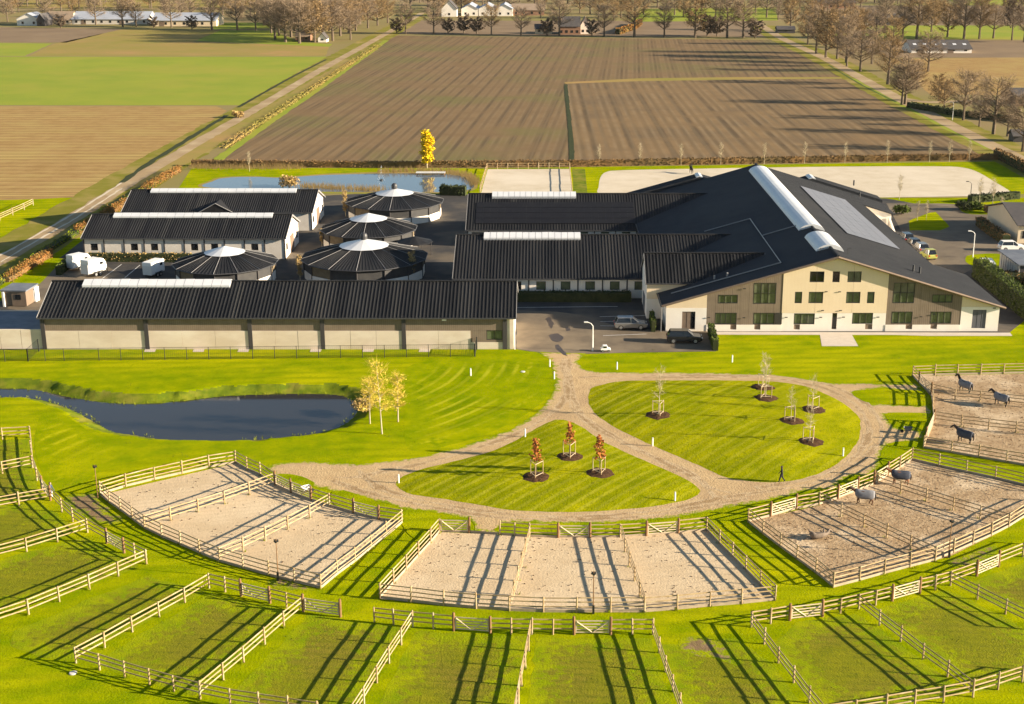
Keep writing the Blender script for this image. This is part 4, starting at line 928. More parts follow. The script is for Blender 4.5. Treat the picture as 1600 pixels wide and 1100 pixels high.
# west sand paddock
fence('north rail fence of the left sand paddock, facing the front pond', [(157,773),(197,760.5),(242,749.5),(285,740),(327,730.5),(368,723.5)], kick=True)
fence('gated rail fence between the left sand paddock and the sandy track', [(368,723.5),(386,734),(407,743),(430,758.5),(455,770.5),(486,782),(515,791.5),(552,802),(592,812),(628,817)],
      {3: 'half hidden field gate of the left sand paddock next to the north divider', 4: 'field gate of the left sand paddock beside the white wheelbarrow', 7: 'field gate of the left sand paddock with path leading to the track'}, kick=True, skip_first=True)
fence('right-hand rail fence of the left sand paddock, along the shaded grass strip', [(628,817),(604,837),(580,856.5),(555,877),(527,897.5),(501,919.5)], kick=True, skip_first=True)
fence('curved lower rail fence of the left sand paddock with a black lamp pole', [(157,773),(171,786),(188,797.5),(207,812),(226,826),(253,839),(282,851.5),(312,865),(343,877.5),(380,888),(420,899.5),(460,909.5),(501,919.5)], kick=True, skip_first=True, skip_last=True)
fence('upper divider fence across the left sand paddock', [(226,826),(267,814),(310,800.5),(351,787.5),(390,773),(430,758.5)], skip_first=True, skip_last=True)
fence('lower divider fence across the left sand paddock', [(343,877.5),(380,862),(415,845),(450,827.5),(484,810),(515,791.5)], skip_first=True, skip_last=True)
# south sand paddock
fence('left side rail fence of the front middle sand paddock', [(594,935),(615,912),(635,890.5),(654,869),(673,848),(687,831.5)], kick=True)
fence('gated north rail fence of the front middle sand paddock along the track', [(687,831.5),(733,832.5),(781,836),(804,837.5),(827,839.5),(872,840.5),(922,840.5),(969,840),(1010,837.5),(1060,833.5),(1104,829)],
      {0: 'pale field gate at the left end of the front middle sand paddock', 5: 'field gate in the centre of the front middle sand paddock', 8: 'field gate with white diagonal braces right of centre by the track'}, opens=(1,), kick=True, skip_first=True)
fence('right side rail fence of the front middle sand paddock', [(1104,829),(1124,850),(1144,870),(1165,891),(1188,914.5),(1211,938)], kick=True, skip_first=True)
fence('long lower rail fence of the front middle sand paddock', [(594,935),(642,940.5),(693,946.5),(744,951),(796,954.5),(849,956.5),(901,957),(954,956.5),(1007,956.5),(1058,952.5),(1109,947.5),(1159,943.5),(1211,938)], kick=True, skip_first=True, skip_last=True)
fence('left divider fence across the front middle sand paddock', [(827,839.5),(821,862),(815,885),(809,908),(803,931),(796,954.5)], skip_first=True, skip_last=True)
fence('right divider fence across the front middle sand paddock', [(969,840),(976,862),(983,885),(991,908),(999,932),(1007,956.5)], skip_first=True, skip_last=True)
# east sand paddock
fence('gated rail fence of the right sand paddock along the track bend', [(1169,816),(1204,807),(1244,795.5),(1280,789),(1309,779.5),(1340,767),(1366,757),(1387,744),(1406,732),(1425,719)],
      {1: 'field gate of the right sand paddock nearest the lying horse', 4: 'field gate of the right sand paddock behind the grey-rugged horse', 6: 'field gate of the right sand paddock behind the dark-rugged chestnut horse'}, kick=True)
fence('upper rail fence of the right sand paddock beside the grass strip', [(1425,719),(1467,729),(1510,738.5),(1555,748),(1600,759),(1650,771)], kick=True, skip_first=True)
fence('left rail fence of the right sand paddock beside the shaded grass', [(1169,816),(1192,834.5),(1219,855),(1245,874),(1275,895.5),(1302,918)], kick=True, skip_first=True)
fence('curved lower rail fence of the right sand paddock', [(1302,918),(1343,907.5),(1382,896.5),(1422,886),(1461,876),(1490,864),(1520,850.5),(1549,837.5),(1576,823.5),(1602,807),(1650,785)], kick=True, skip_first=True)
fence('left divider fence across the right sand paddock by the lying horse', [(1280,789),(1314,807.5),(1349,824.5),(1385,841.5),(1422,859),(1461,876)], skip_first=True, skip_last=True)
fence('right divider fence across the right sand paddock by the chestnut horse', [(1366,757),(1407,771),(1447,784),(1489,797.5),(1531,810.5),(1576,823.5)], skip_first=True, skip_last=True)
# north-east sand paddock
fence('far rail fence of the upper right sand paddock at the main lawn', [(1426,588),(1461,586.5),(1496,585.5),(1532,585),(1568,584),(1606,583),(1645,582)], kick=True)
fence('gated left rail fence of the upper right sand paddock', [(1426,588),(1436,599),(1455,616),(1457,636),(1459,660),(1447,688),(1443,700)], {1: 'northern field gate of the upper right sand paddock', 4: 'southern field gate of the upper right sand paddock'}, opens=(3,), kick=True, skip_first=True)
fence('lower rail fence of the upper right sand paddock', [(1443,700),(1486,707.5),(1529,715),(1572,722.5),(1616,730)], kick=True, skip_first=True)
fence('upper divider fence behind the two standing horses', [(1455,616),(1492,625),(1531,627.5),(1570,632),(1612,637)], skip_first=True)
fence('lower divider fence behind the single navy-rugged horse', [(1459,660),(1502,666.5),(1544,672),(1587,676.5),(1628,681)], skip_first=True)
# ring of grass paddocks: inner fence
fence('inner ring fence on the far left with gates to the grass paddocks', [(47,684),(49,707),(51,731),(58,751),(66,766),(79,782),(97,800),(114,815),(137,832),(167,849),(194,864),(211,872),(229,881)],
      {4: 'narrow field gate next to the person at the left fence', 9: 'field gate of the second left grass paddock'})
fence('inner ring fence below the left sand paddock', [(327,919),(352,925),(377,931.5),(422,942.5),(448,949),(474,955.5),(532,964)], {2: 'field gate below the lower corner of the left sand paddock', 5: 'field gate left of the grass paddock opening'})
fence('inner ring fence with gate below the lower left corner of the middle paddock', [(585,972.5),(615,976),(645,979.5),(677,982.5),(709,985.5),(766,989.5),(799,990.5),(831,991),(864,991.5),(897,991.5),(954,991.5),(988,991.5),(1020,991.5)],
      {4: 'field gate with pale braces below the left half of the middle sand paddock', 9: 'field gate with pale braces below the right half of the middle sand paddock'})
fence('inner ring fence on the right with three gates', [(1174,979.5),(1204,974.5),(1234,969.5),(1285,963.5),(1313,958),(1342,951.5),(1368,945.5),(1394,939),(1437,927),(1461,921.5),(1485,915),(1526,900),(1560,885.5),(1598,870),(1640,853)],
      {2: 'leftmost gate in the right inner ring fence', 7: 'middle gate in the right inner ring fence', 11: 'rightmost gate in the right inner ring fence beside the muddy patch'})
# radial dividers
fence('short cross fence at the upper left edge of the picture', [(-28,689),(4,686.5),(47,684)], skip_last=True)
fence('second short cross fence below it at the left edge', [(-36,748),(4,740),(51,731)], skip_last=True)
fence('divider fence ending at the person on the left edge', [(-20,800),(30,790.5),(79,782)], skip_last=True)
fence('divider between first and second large left grass paddock', [(-56,888),(-8,875),(42,862),(90,847),(137,832)], skip_last=True)
fence('long pale divider fence in the left foreground', [(-60,995),(-6,977),(45,960),(93,940),(140,920.5),(185,900.5),(229,881)], skip_last=True)
fence('left foreground divider running to the outer corner post', [(119,1036),(164,1012),(207,987.5),(249,964),(289,941.5),(327,919)], skip_last=True)
fence('foreground divider left of the picture centre with double shadow', [(313,1092),(349,1062),(381,1035),(414,1006.5),(444,980),(474,955.5)], skip_last=True)
fence('bottom centre divider leaning right towards the ring gate', [(547,1135),(569,1101),(589,1067),(608,1036.5),(627,1007.5),(645,979.5)], skip_last=True)
fence('bottom centre divider seen end on, nearly vertical in view', [(803,1140),(810,1102),(815,1072),(821,1044),(826,1017),(831,991)], skip_last=True)
fence('bottom divider just right of the centre gate', [(1074,1142),(1062,1111),(1051,1080),(1040,1049.5),(1030,1020),(1020,991.5)], skip_last=True)
fence('bottom right divider starting at the end of the right ring fence', [(1294,1134),(1264,1098),(1240,1066.5),(1216,1036),(1194,1006.5),(1174,979.5)], skip_last=True)
fence('right foreground divider sloping to the outer fence', [(1520,1089),(1480,1057.5),(1442,1030),(1407,1002.5),(1374,977),(1342,951.5)], skip_first=True, skip_last=True)
fence('rightmost divider fence leaving the picture edge', [(1622,985),(1571,959.5),(1527,936.5),(1485,915)], skip_last=True)
fence('outer ring fence in the lower left corner', [(119,1036),(156,1047),(195,1059),(234,1070),(272,1080.5),(313,1092),(360,1102),(405,1109),(450,1116),(497,1124)], skip_first=True)
fence('outer ring fence in the lower right corner', [(1290,1128),(1337,1121),(1384,1113),(1429,1105),(1474,1098),(1520,1089),(1559,1077.5),(1597,1065.5),(1640,1051)])
fence('old rail fence by the stubble field at the left lane', [(-30,355),(0,345),(20,336),(38,328),(52,321)], group='old fences by the lane', rails=(.5, .9, 1.3))
for nm, u0, v0, u1, v1, n in (('left side fence of the small back arena', 750, 303, 761, 264.5, 9), ('right side fence of the small back arena', 894, 303, 890, 264.5, 9), ('back fence of the small back arena at the beech hedge', 761, 264, 890, 263.5, 9)):
    fence(nm, [(u0+(u1-u0)*k/(n-1), v0+(v1-v0)*k/(n-1)) for k in range(n)], group='fences of the back arena', rails=(.7, 1.3))
# black wire mesh fence in front of the long barn
def mesh_fence(label, pts, h=1.75):
    W_ = [G(*p) for p in pts]; t = thing('mesh_fence', label, 'fence', W_[0], 0, 'black mesh fences at the long barn')
    for i, p in enumerate(W_): MB().tube([(0, 0, -.05), (0, 0, h)], .045 if 0 < i < len(W_)-1 else .09, 6).build('post', 'metal_black', t, p-W_[0])
    for i in range(len(W_)-1):
        a, b = W_[i]-W_[0], W_[i+1]-W_[0]; m_ = MB()
        for k in range(12): m_.tube([a+Vector((0, 0, .1+k*(h-.15)/11)), b+Vector((0, 0, .1+k*(h-.15)/11))], .011, 3, cap=False)
        nv = int((b-a).length/.25)
        for k in range(1, nv): q = a.lerp(b, k/nv); m_.tube([q+Vector((0, 0, .08)), q+Vector((0, 0, h-.05))], .007, 3, cap=False)
        o = m_.build('wire_panel', 'metal_black', t); o['kind'] = 'stuff'
        MB().tube([a+Vector((0, 0, h-.04)), b+Vector((0, 0, h-.04))], .028, 4).build('top_rail', 'metal_black', t)
us = [44]+[71+29.5*k for k in range(2)]+[155+34.3*k for k in range(17)]+[742]
mesh_fence('black wire mesh fence along the foot of the long barn', [(u, 564.5-(u-44)*.0108) for u in us])
mesh_fence('short black mesh fence at the left end of the long barn', [(44,564.5),(8,565),(-30,566)])
mesh_fence('black mesh return fence from ring fence to barn corner', [(44,564.5),(61,549)])
mesh_fence('short black mesh return fence at the right barn end', [(742,557),(745,546)])

# ================================================================== TREES, HEDGES, REEDS
def leaf_quads(mb, c, rad, n, size, rng, flat=1.0):
    for _ in range(n):
        while True:
            q = Vector((rng.uniform(-1, 1), rng.uniform(-1, 1), rng.uniform(-1, 1)))
            if q.length < 1: break
        p = Vector(c)+Vector((q.x*rad[0], q.y*rad[1], q.z*rad[2]))
        a = Vector((rng.gauss(0, 1), rng.gauss(0, 1), rng.gauss(0, 1)*flat)).normalized(); b = a.cross(Vector((rng.gauss(0, 1), rng.gauss(0, 1), rng.gauss(0, 1)))).normalized()
        s = size*rng.uniform(.6, 1.4)
        mb.add([p-a*s*.5-b*s*.3, p+a*s*.5-b*s*.3, p+a*s*.4+b*s*.35, p-a*s*.4+b*s*.35], [(0, 1, 2, 3)])
def tree_meshes(seed, h, clear, spread, n_limb, twigs, tw, mats, leaves=0, lsize=.25, leaf_mat=None, tr=None, up=.6, crown_shape='round'):
    """tapered trunk with limbs (one mesh) and a crown of twigs or leaves (another)"""
    rng = random.Random(seed); tk = MB(); cr = MB(); tr = tr or h*.018+.04
    lean = Vector((rng.uniform(-.03, .03)*h, rng.uniform(-.03, .03)*h, 0))
    tk.tube([(0, 0, -.1), lean*.3+Vector((0, 0, h*.3)), lean*.7+Vector((0, 0, h*.65)), lean+Vector((0, 0, h*.95))], [tr*1.25, tr*.85, tr*.5, tr*.1], 6)
    ends = []
    for i in range(n_limb):
        f = clear+(0.9-clear)*(i+rng.random())/n_limb; a = i*2.4+rng.uniform(-.4, .4)
        base = lean*f+Vector((0, 0, h*f))
        if crown_shape == 'round': L_ = spread*h*math.sqrt(max(.08, 1-((f-clear)/(1-clear)*1.0-.15)**2))*rng.uniform(.75, 1.1)
        elif crown_shape == 'cone': L_ = spread*h*(1.08-(f-clear)/(1-clear))*rng.uniform(.8, 1.1)
        else: L_ = spread*h*rng.uniform(.7, 1.05)
        d = Vector((math.cos(a), math.sin(a), up*rng.uniform(.6, 1.4))).normalized()
        m1 = base+d*L_*.5; d2 = (d+Vector((0, 0, .35))).normalized(); e = m1+d2*L_*.55
        r0 = tr*(1-f)*.75+.015
        tk.tube([base, m1, e], [r0, r0*.6, r0*.15], 4, cap=False)
        ends += [(base.lerp(m1, .6), d), (m1, d), (m1.lerp(e, .5), d2), (e, d2)]
        for k in range(3):
            s_ = base.lerp(m1, .5+.2*k) if k < 2 else m1; dd = (d+Vector((rng.uniform(-.9, .9), rng.uniform(-.9, .9), rng.uniform(-.2, .7)))).normalized()
            q = s_+dd*L_*rng.uniform(.3, .5); tk.tube([s_, q], [r0*.45, r0*.1], 3, cap=False); ends += [(s_.lerp(q, .5), dd), (q, dd)]
    ends.append((lean+Vector((0, 0, h*.93)), Vector((0, 0, 1))))
    for i in range(twigs):
        p, d = ends[i % len(ends)]
        dd = (d+Vector((rng.gauss(0, .75), rng.gauss(0, .75), rng.gauss(.15, .6)))).normalized(); L_ = h*rng.uniform(.04, .11)
        p = p+Vector((rng.gauss(0, 1), rng.gauss(0, 1), rng.gauss(0, 1)))*h*.02
        sd = dd.cross(Vector((rng.gauss(0, 1), rng.gauss(0, 1), rng.gauss(0, 1)))).normalized()*tw
        cr.add([p-sd, p+sd, p+dd*L_], [(0, 1, 2)])
    if leaves:
        lc = MB() if leaf_mat else cr
        for i in range(leaves):
            p, d = ends[rng.randrange(len(ends))]; leaf_quads(cr, p, (h*.055,)*3, 1, lsize, rng)
    parts = [('trunk', tk.mesh('trunk', mats[0]))]
    parts.append(('crown', cr.mesh('crown', leaf_mat or mats[1])))
    return parts
FAR = [tree_meshes(10+i, 16, .22, .36, 22, 3400, .036, ('bark', ('twig', 'twig', 'twig_ochre', 'twig')[i]), up=.75) for i in range(4)]
FAR_OCHRE = [tree_meshes(30+i, 15, .16, .36, 22, 3200, .038, ('bark', 'twig_ochre'), leaves=600, lsize=.4, leaf_mat='twig_ochre', up=.6) for i in range(2)]
FAR_DARK = tree_meshes(40, 15, .25, .34, 18, 1800, .04, ('bark', 'twig_dark'), leaves=700, lsize=.5, leaf_mat='twig_dark', up=.6)
SHRUB = tree_meshes(41, 5, .05, .5, 14, 1200, .05, ('bark', 'twig_dark'), leaves=700, lsize=.35, leaf_mat='twig_dark', up=.7)
YOUNG = [tree_meshes(50+i, 6.5, .3, .16, 12, 420, .022, ('bark_pale', 'bark_pale'), up=1.3, tr=.06) for i in range(2)]
ORD = ('first','second','third','fourth','fifth','sixth','seventh','eighth','ninth','tenth','eleventh','twelfth','thirteenth','fourteenth','fifteenth','sixteenth','seventeenth','eighteenth')
def plant(proto, name, label, u, v, hpx=None, group=None, cat='tree', base_h=16.0, w=1.0, z=0.0):
    p = G(u, v, z); sc = F_PX/(p.y*math.cos(PITCH)+(CAM_H-z)*math.sin(PITCH))
    s = 1.0 if hpx is None else hpx/(sc*.985)/base_h
    return instance(proto, name, label, cat, p, random.uniform(0, 6.28), (s*w, s*w, s), group)
# trees on the far side of the big fields
g1 = 'bare trees along the far left farm'
for i, (u, v, h) in enumerate(((12,34,36),(72,36,42),(150,39,46),(192,42,48),(213,42,36),(268,43,48),(331,47,52),(371,47,54),(400,48,44))):
    plant(random.choice(FAR[:2]+FAR[3:]), 'bare_tree', ORD[i]+' bare tree from the left in the row at the far left farm', u, v, h, g1, w=1.3)
g2 = 'trees of the small wood at the lane end'
for i, (u, v, h) in enumerate(((430,62,58),(446,66,62),(455,58,66),(468,68,64),(480,62,70),(492,66,62),(505,60,72),(520,64,60),(532,56,62),(545,52,56),(556,48,52),(440,44,50),(470,40,56),(500,40,56),(530,38,54),(575,44,48),(590,40,44),(412,40,48),(424,52,50),(436,56,54),(461,50,60),(487,50,60),(515,48,58),(538,46,56),(562,38,50),(548,62,44),(606,36,40))):
    plant((FAR+FAR_OCHRE)[i % 6], 'bare_tree', 'brown tree in the small wood at the far lane end', u, v, h, g2, w=1.5)
g3 = 'bare trees along the far edge of the ploughed field'
for i, (u, v, h) in enumerate(((634,53,46),(678,53,47),(768,54,44),(814,56,42),(874,56,56),(944,57,46),(991,58,64),(1038,58,46),(1136,59,62),(1161,59,56))):
    plant(FAR[i % 4], 'bare_tree', ORD[i]+' bare tree from the left on the far edge of the ploughed field', u, v, h, g3, w=1.35)
plant(FAR_OCHRE[0], 'ochre_tree', 'broad ochre-leaved tree on the far edge of the ploughed field', 1086, 59, 62, g3, base_h=15, w=1.2)
g4 = 'trees of the grove at the road bend'
for i, (u, v, h) in enumerate(((1235,48,52),(1262,70,50),(1275,84,66),(1290,90,72),(1308,92,70),(1322,98,66),(1333,84,60))):
    plant((FAR_OCHRE+FAR[:1])[i % 3], 'ochre_tree', ORD[i]+' ochre tree from the left in the dense grove at the road bend', u, v, h, g4, base_h=15, w=1.15)
g5 = 'bare roadside trees on the right'
for i, (u, v, h) in enumerate(((1323,104,46),(1344,112,60),(1387,132,72),(1409,164,60),(1414,163,70),(1450,112,58))):
    plant(FAR[i % 4], 'bare_tree', ('far', 'second farthest', 'third farthest', 'left one of the nearest pair', 'right one of the nearest pair', 'set back')[i]+' bare tree along the right-hand road beside the ploughed field', u, v, h, g5, w=1.45)
plant(FAR_OCHRE[1], 'ochre_tree', 'rounded golden brown bushy tree beside the right road', 1466, 158, 40, None, base_h=15, w=1.1)
for u, v, h, l in ((1505,188,72,'bare spreading tree at the side road on the right'),(1552,210,84,'tall bare tree on the green verge right of the road'),(1574,213,58,'thin bare tree beside the tall one on the green verge'),(1598,237,86,'brown tree at the right picture edge by the road'),(1530,198,46,'low bare tree between the side road and the verge')):
    plant(FAR[len(l) % 2], 'bare_tree', l, u, v, h, 'bare trees at the side road', w=1.4)
g6 = 'trees in the far right meadows'
for i, (u, v, h) in enumerate(((1382,52,58),(1432,61,74),(1506,61,66),(1530,61,62))): plant(FAR[random.randrange(3)], 'bare_tree', ORD[i]+' large bare tree from the left in the far right meadow', u, v, h, g6, w=1.3)
for i, (u, v, h) in enumerate(((1350,60,44),(1368,70,50),(1395,75,46),(1410,60,50),(1455,50,48),(1480,58,52),(1552,60,50),(1600,66,56),(1340,70,54),(1362,100,52),(1432,140,46),(1475,175,50))):
    plant((FAR+FAR_OCHRE)[i % 6], 'bare_tree', 'brown tree among the scattered belt behind the right road', u, v, h, 'scattered trees behind the right road', w=1.4)
plant(FAR_DARK, 'round_tree', 'dense dark round tree in the far right green meadow', 1581, 63, 62, g6, base_h=15)
g7 = 'hazy trees along the far skyline'
rt = random.Random(5)
for k in range(132):
    u = -25+k*12.6+rt.uniform(-8, 8); v = rt.choice((4, 9, 14, 20, 26, 31))+rt.uniform(-3, 3)
    if 560 < u < 640: continue
    plant((FAR+FAR_OCHRE)[rt.randrange(6)], 'distant_tree', 'brown distant tree among the farms along the top edge', u, v, rt.uniform(26, 42), g7, w=1.45)
for i, (u, v, h) in enumerate(((620,52,20),(700,52,20),(725,52,24),(745,53,22),(855,56,22),(925,56,22),(1105,56,28),(1120,57,26),(1180,60,24),(95,44,18),(240,44,16),(300,46,18))):
    plant(SHRUB, 'hedge_shrub', ORD[i]+' low dark shrub in the broken line along the far field edge', u, v, h, 'low shrubs along the far field edge', 'shrub', 5, 1.5)
# the yellow poplar at the back pond
YP = tree_meshes(60, 8.5, .14, .13, 22, 60, .02, ('bark_pale', 'leaf_yellow'), leaves=4600, lsize=.22, leaf_mat='leaf_yellow', up=1.6, tr=.09, crown_shape='col')
plant(YP, 'yellow_tree', 'narrow bright yellow tree on the jetty of the back pond', 667, 263, 56, None, base_h=8.5, w=1.9)
# golden birches by the front pond
for i, (u, v, h, l) in enumerate(((578,662,78,'left one of the three golden birches beside the front pond'),(622,659,80,'right one of the three golden birches beside the front pond'),(597,678,124,'tallest golden birch with bare upright top beside the front pond'))):
    p = tree_meshes(70+i, 6.2 if i < 2 else 9.2, .26, .17 if i < 2 else .12, 16, 900, .010, ('bark_pale', 'leaf_gold'), leaves=(420, 520, 420)[i], lsize=.11, leaf_mat='leaf_gold', up=.9, tr=.055)
    plant(p, 'birch_tree', l, u, v, h, 'golden birches at the pond', base_h=6.2 if i < 2 else 9.2, w=1.45)
# saplings on the lawn islands: tree, timber guard and mulch bed
SAP_RED = [tree_meshes(80+i, 4.6, .33, .17, 18, 60, .02, ('bark', 'leaf_red'), leaves=300, lsize=.2, leaf_mat='leaf_red', up=.35, tr=.045, crown_shape='cone') for i in range(3)]
SAP_BARE = [tree_meshes(90+i, 6.0, .3, .17, 10, 260, .016, ('bark_pale', 'bark_pale'), up=1.0, tr=.05) for i in range(3)]
def guard(x, y, z, label, rz):
    t = thing('tree_guard', label, 'tree guard', (x, y, z), rz, 'timber tree guards on the lawn islands')
    P_ = [(.75, 0), (-.38, .65), (-.38, -.65)]
    for a, b in P_: MB().tube([(a, b, -.1), (a, b, 1.7)], .045, 6).build('post', 'wood', t)
    for k in range(3):
        a, b = P_[k], P_[(k+1) % 3]
        for zz in (1.6, .3): MB().tube([(a[0], a[1], zz), (b[0], b[1], zz)], .03, 5).build('crossbar', 'wood_pale', t)
for i, (u, v, h, kind, hf, w_) in enumerate(((838,744,66,'r',hW,'left red-leaved sapling'),(890,714,60,'r',hW,'upper red-leaved sapling nearest the fork'),(937,739,66,'r',hW,'right red-leaved sapling'),
        (1029,648,80,'b',hE,'bare sapling alone on the left of the big island'),(1192,606,60,'b',hE,'bare sapling at the upper edge of the big island'),(1196,622,70,'b',hE,'tall bare sapling just below the upper edge one'),
        (1236,657,56,'b',hE,'bare sapling between the upper pair and the lowest one'),(1270,640,58,'b',hE,'bare sapling nearest the track bend'),(1265,690,66,'b',hE,'lowest bare sapling on the big island'))):
    p = G(u, v); z = hf(p); p = G(u, v, z); z = hf(p)
    pr_ = SAP_RED[i % 3] if kind == 'r' else SAP_BARE[i % 3]; bh = 4.6 if kind == 'r' else 6.0
    plant(pr_, 'sapling_tree', ('rusty ' if kind == 'r' else 'staked ')+w_, u, v, h, 'saplings on the lawn islands', 'tree', bh, 1.0, z)
    guard(p.x, p.y, z, 'three-post timber guard around the '+w_, random.uniform(0, 2))
    m_ = MB(); n = 22; rr = [1.55+.35*mnoise.noise((k*.9, i*3.1, 0)) for k in range(n)]
    vs = [(0, 0, .14)]+[(rr[k]*.6*math.cos(k*6.283/n), rr[k]*.6*math.sin(k*6.283/n), .12) for k in range(n)]+[(rr[k]*math.cos(k*6.283/n), rr[k]*math.sin(k*6.283/n), -.03) for k in range(n)]
    m_.add(vs, [(0, 1+k, 1+(k+1) % n) for k in range(n)]+[(1+k, 1+n+k, 1+n+(k+1) % n, 1+(k+1) % n) for k in range(n)])
    tag(m_.build('mulch_bed', 'mulch', None, (p.x, p.y, z)), 'round dark mulch bed under the '+w_, 'mulch bed', 'mulch beds on the lawn islands')
# young trees along the beech hedge, and yard trees
for i, u in enumerate((936,1000,1064,1126,1194,1257,1320,1386,1452,1483,1514)):
    plant(YOUNG[i % 2], 'young_tree', ORD[i]+' thin young tree from the left in the row along the beech hedge', u, 259.5-(u-936)*.012, 34, 'young trees along the beech hedge', 'tree', 6.5, 1.0)
for u, v, h, l in ((390,268,32,'thin bare young tree left of the back pond'),(1405,312,40,'thin bare young tree behind the annex of the riding hall'),(1447,345,32,'young tree on the small green patch in the right yard'),(1433,345,32,'thin young tree at the left edge of the green yard patch'),(1530,318,42,'tall thin young tree near the right end of the big sand arena'),(1550,325,48,'thin young tree in the shrub bed of the right yard'),(1563,342,36,'thin young tree nearest the dark parked car'),(1195,606,50,'x')):
    if l != 'x': plant(YOUNG[0], 'young_tree', l, u, v, h, None, 'tree', 6.5, 1.0)
for u, v, h, l in ((469,440,42,'golden narrow tree left of the largest horse walker'),(644,440,46,'golden narrow tree at the right side of the largest horse walker'),(503,385,28,'small golden tree between stable block and middle walker'),(540,338,40,'bare brown tree left of the rearmost horse walker')):
    p = tree_meshes(int(u), 5.0, .16, .17, 16, 500, .02, ('bark_pale', 'reed'), leaves=500, lsize=.16, leaf_mat='reed', up=1.3, tr=.06, crown_shape='col')
    plant(p, 'yard_tree', l, u, v, h, 'narrow golden trees in the yard', 'tree', 5.0)

def hedge(label, pts, w, h, m, dens=14, ls=.22, name='clipped_hedge', group=None, world=False, core='leaf_dark', cs=1.0):
    P_ = [Vector((p[0], p[1], 0)) if world else G(*p) for p in pts]; rng = random.Random(len(label))
    t = thing(name, label, 'hedge', P_[0], 0, group)
    lf = MB(); cr = MB()
    for a, b in zip(P_, P_[1:]):
        a = a-P_[0]; b = b-P_[0]; d = (b-a); L_ = d.length; d.normalize(); nr = Vector((-d.y, d.x, 0))
        q = [a-nr*w*.46*cs, b-nr*w*.46*cs, b+nr*w*.46*cs, a+nr*w*.46*cs]
        cr.add(q+[Vector((p.x, p.y, h*(.94 if cs == 1 else .6))) for p in q], [(4, 5, 6, 7), (0, 1, 5, 4), (1, 2, 6, 5), (2, 3, 7, 6), (3, 0, 4, 7)])
        for _ in range(int(L_*dens)):
            s_ = rng.random(); k = rng.random()
            hh = h*(1+.12*mnoise.noise((a.x+d.x*L_*s_, a.y*.7, 3)))
            if k < .36: c = (rng.uniform(-w/2, w/2), hh)
            elif k < .72: c = (-w/2, rng.uniform(.05, hh))
            else: c = (w/2, rng.uniform(.05, hh))
            p = a+d*L_*s_+nr*(c[0]+rng.gauss(0, .05 if cs == 1 else .2))+Vector((0, 0, max(.05, c[1]+rng.gauss(0, .07 if cs == 1 else .22))))
            leaf_quads(lf, p, (.05,)*3, 1, ls, rng)
    cr.build('hedge_core', core, t); lf.build('foliage', m, t)
hedge('long russet beech hedge between the ploughed field and the arenas', [(300,259.5),(600,262),(900,260),(1200,255),(1420,251),(1580,249)], 1.2, 1.5, 'leaf_beech', 40, .26, core='leaf_beech')
hedge('orange beech hedge along the lane left of the rear stable', [(281,268),(262,278),(225,300)], 1.0, 1.3, 'leaf_orange', 110, .2, core='leaf_beech', cs=.55)
hedge('orange beech hedge between lane and middle stable block', [(196,320),(180,331),(120,366)], 1.0, 1.3, 'leaf_orange', 110, .2, core='leaf_beech', cs=.55)
hedge('orange beech hedge in the lower left by the lane', [(81,400),(60,412),(12,441)], 1.0, 1.3, 'leaf_orange', 110, .2, core='leaf_beech', cs=.55)
hedge('dark green bramble bank on the lane side of the orange hedges', [(262,276),(180,327),(70,396),(-20,456)], 1.4, .8, 'bank', 22, .28, 'bramble_hedge')
hedge('dark clipped hedge under the windows of the front stable wing', [(790,470),(986,470.5)], 1.5, 1.5, 'leaf_dark', 60, .2)
hedge('low brown hedge along the wall of the nearer left stable', [(138,408),(300,409)], 1.1, 1.5, 'reed', 30, .2)
hedge('small clipped hedge block beside the white trailers', [(113,412),(92,430)], 1.0, 1.5, 'leaf_green', 60, .18)
hedge('slim green hedge at the end of the parking bay by the black car', [(1110,520),(1118,548)], .8, 1.5, 'leaf_green', 80, .16)
hedge('narrow hedge column between the silver car and the hall wall', [(1018,503),(1021,519)], .6, 1.7, 'leaf_green', 90, .15)
hedge('tall dark hedge with sunlit green top right of the hall', [(1528,432),(1575,470),(1620,508)], 2.2, 3.2, 'leaf_green', 120, .2)
hedge('rusty brown shrub border behind the tall right hedge', [(1568,442),(1600,446),(1640,450)], 4.0, 1.8, 'leaf_beech', 50, .3)
hedge('brown beech hedge around the house plot on the right', [(1530,352),(1548,366),(1572,382)], 1.5, 1.7, 'leaf_beech', 40, .25)
hedge('beech hedge along the road at the upper right picture edge', [(1556,246),(1580,258),(1620,278)], 1.6, 2.2, 'leaf_beech', 30, .4)
hedge('dark hedge strip at the right end of the big sand arena', [(1515,317),(1590,310)], 1.6, 1.6, 'leaf_dark', 30, .3)
hedge('dark shrub hedge beside the back pond behind the round walkers', [(688,304),(728,305)], 2.0, 2.0, 'leaf_dark', 60, .3)
hedge('trimmed dark hedge below the right roadside trees', [(1420,168),(1500,182),(1600,192)], 2, 1.8, 'leaf_dark', 14, .5)
hedge('autumn orange hedge in front of the far white farmhouse', [(965,54),(990,46),(1000,38)], 2.5, 3, 'leaf_orange', 20, .8)
hedge('brown scrub along the lane beside the ploughed field', [(350,232),(420,184),(520,118),(590,72)], 2.4, .5, 'tan_grass', 18, .3, 'scrub_hedge', core='tan_grass', cs=.3)
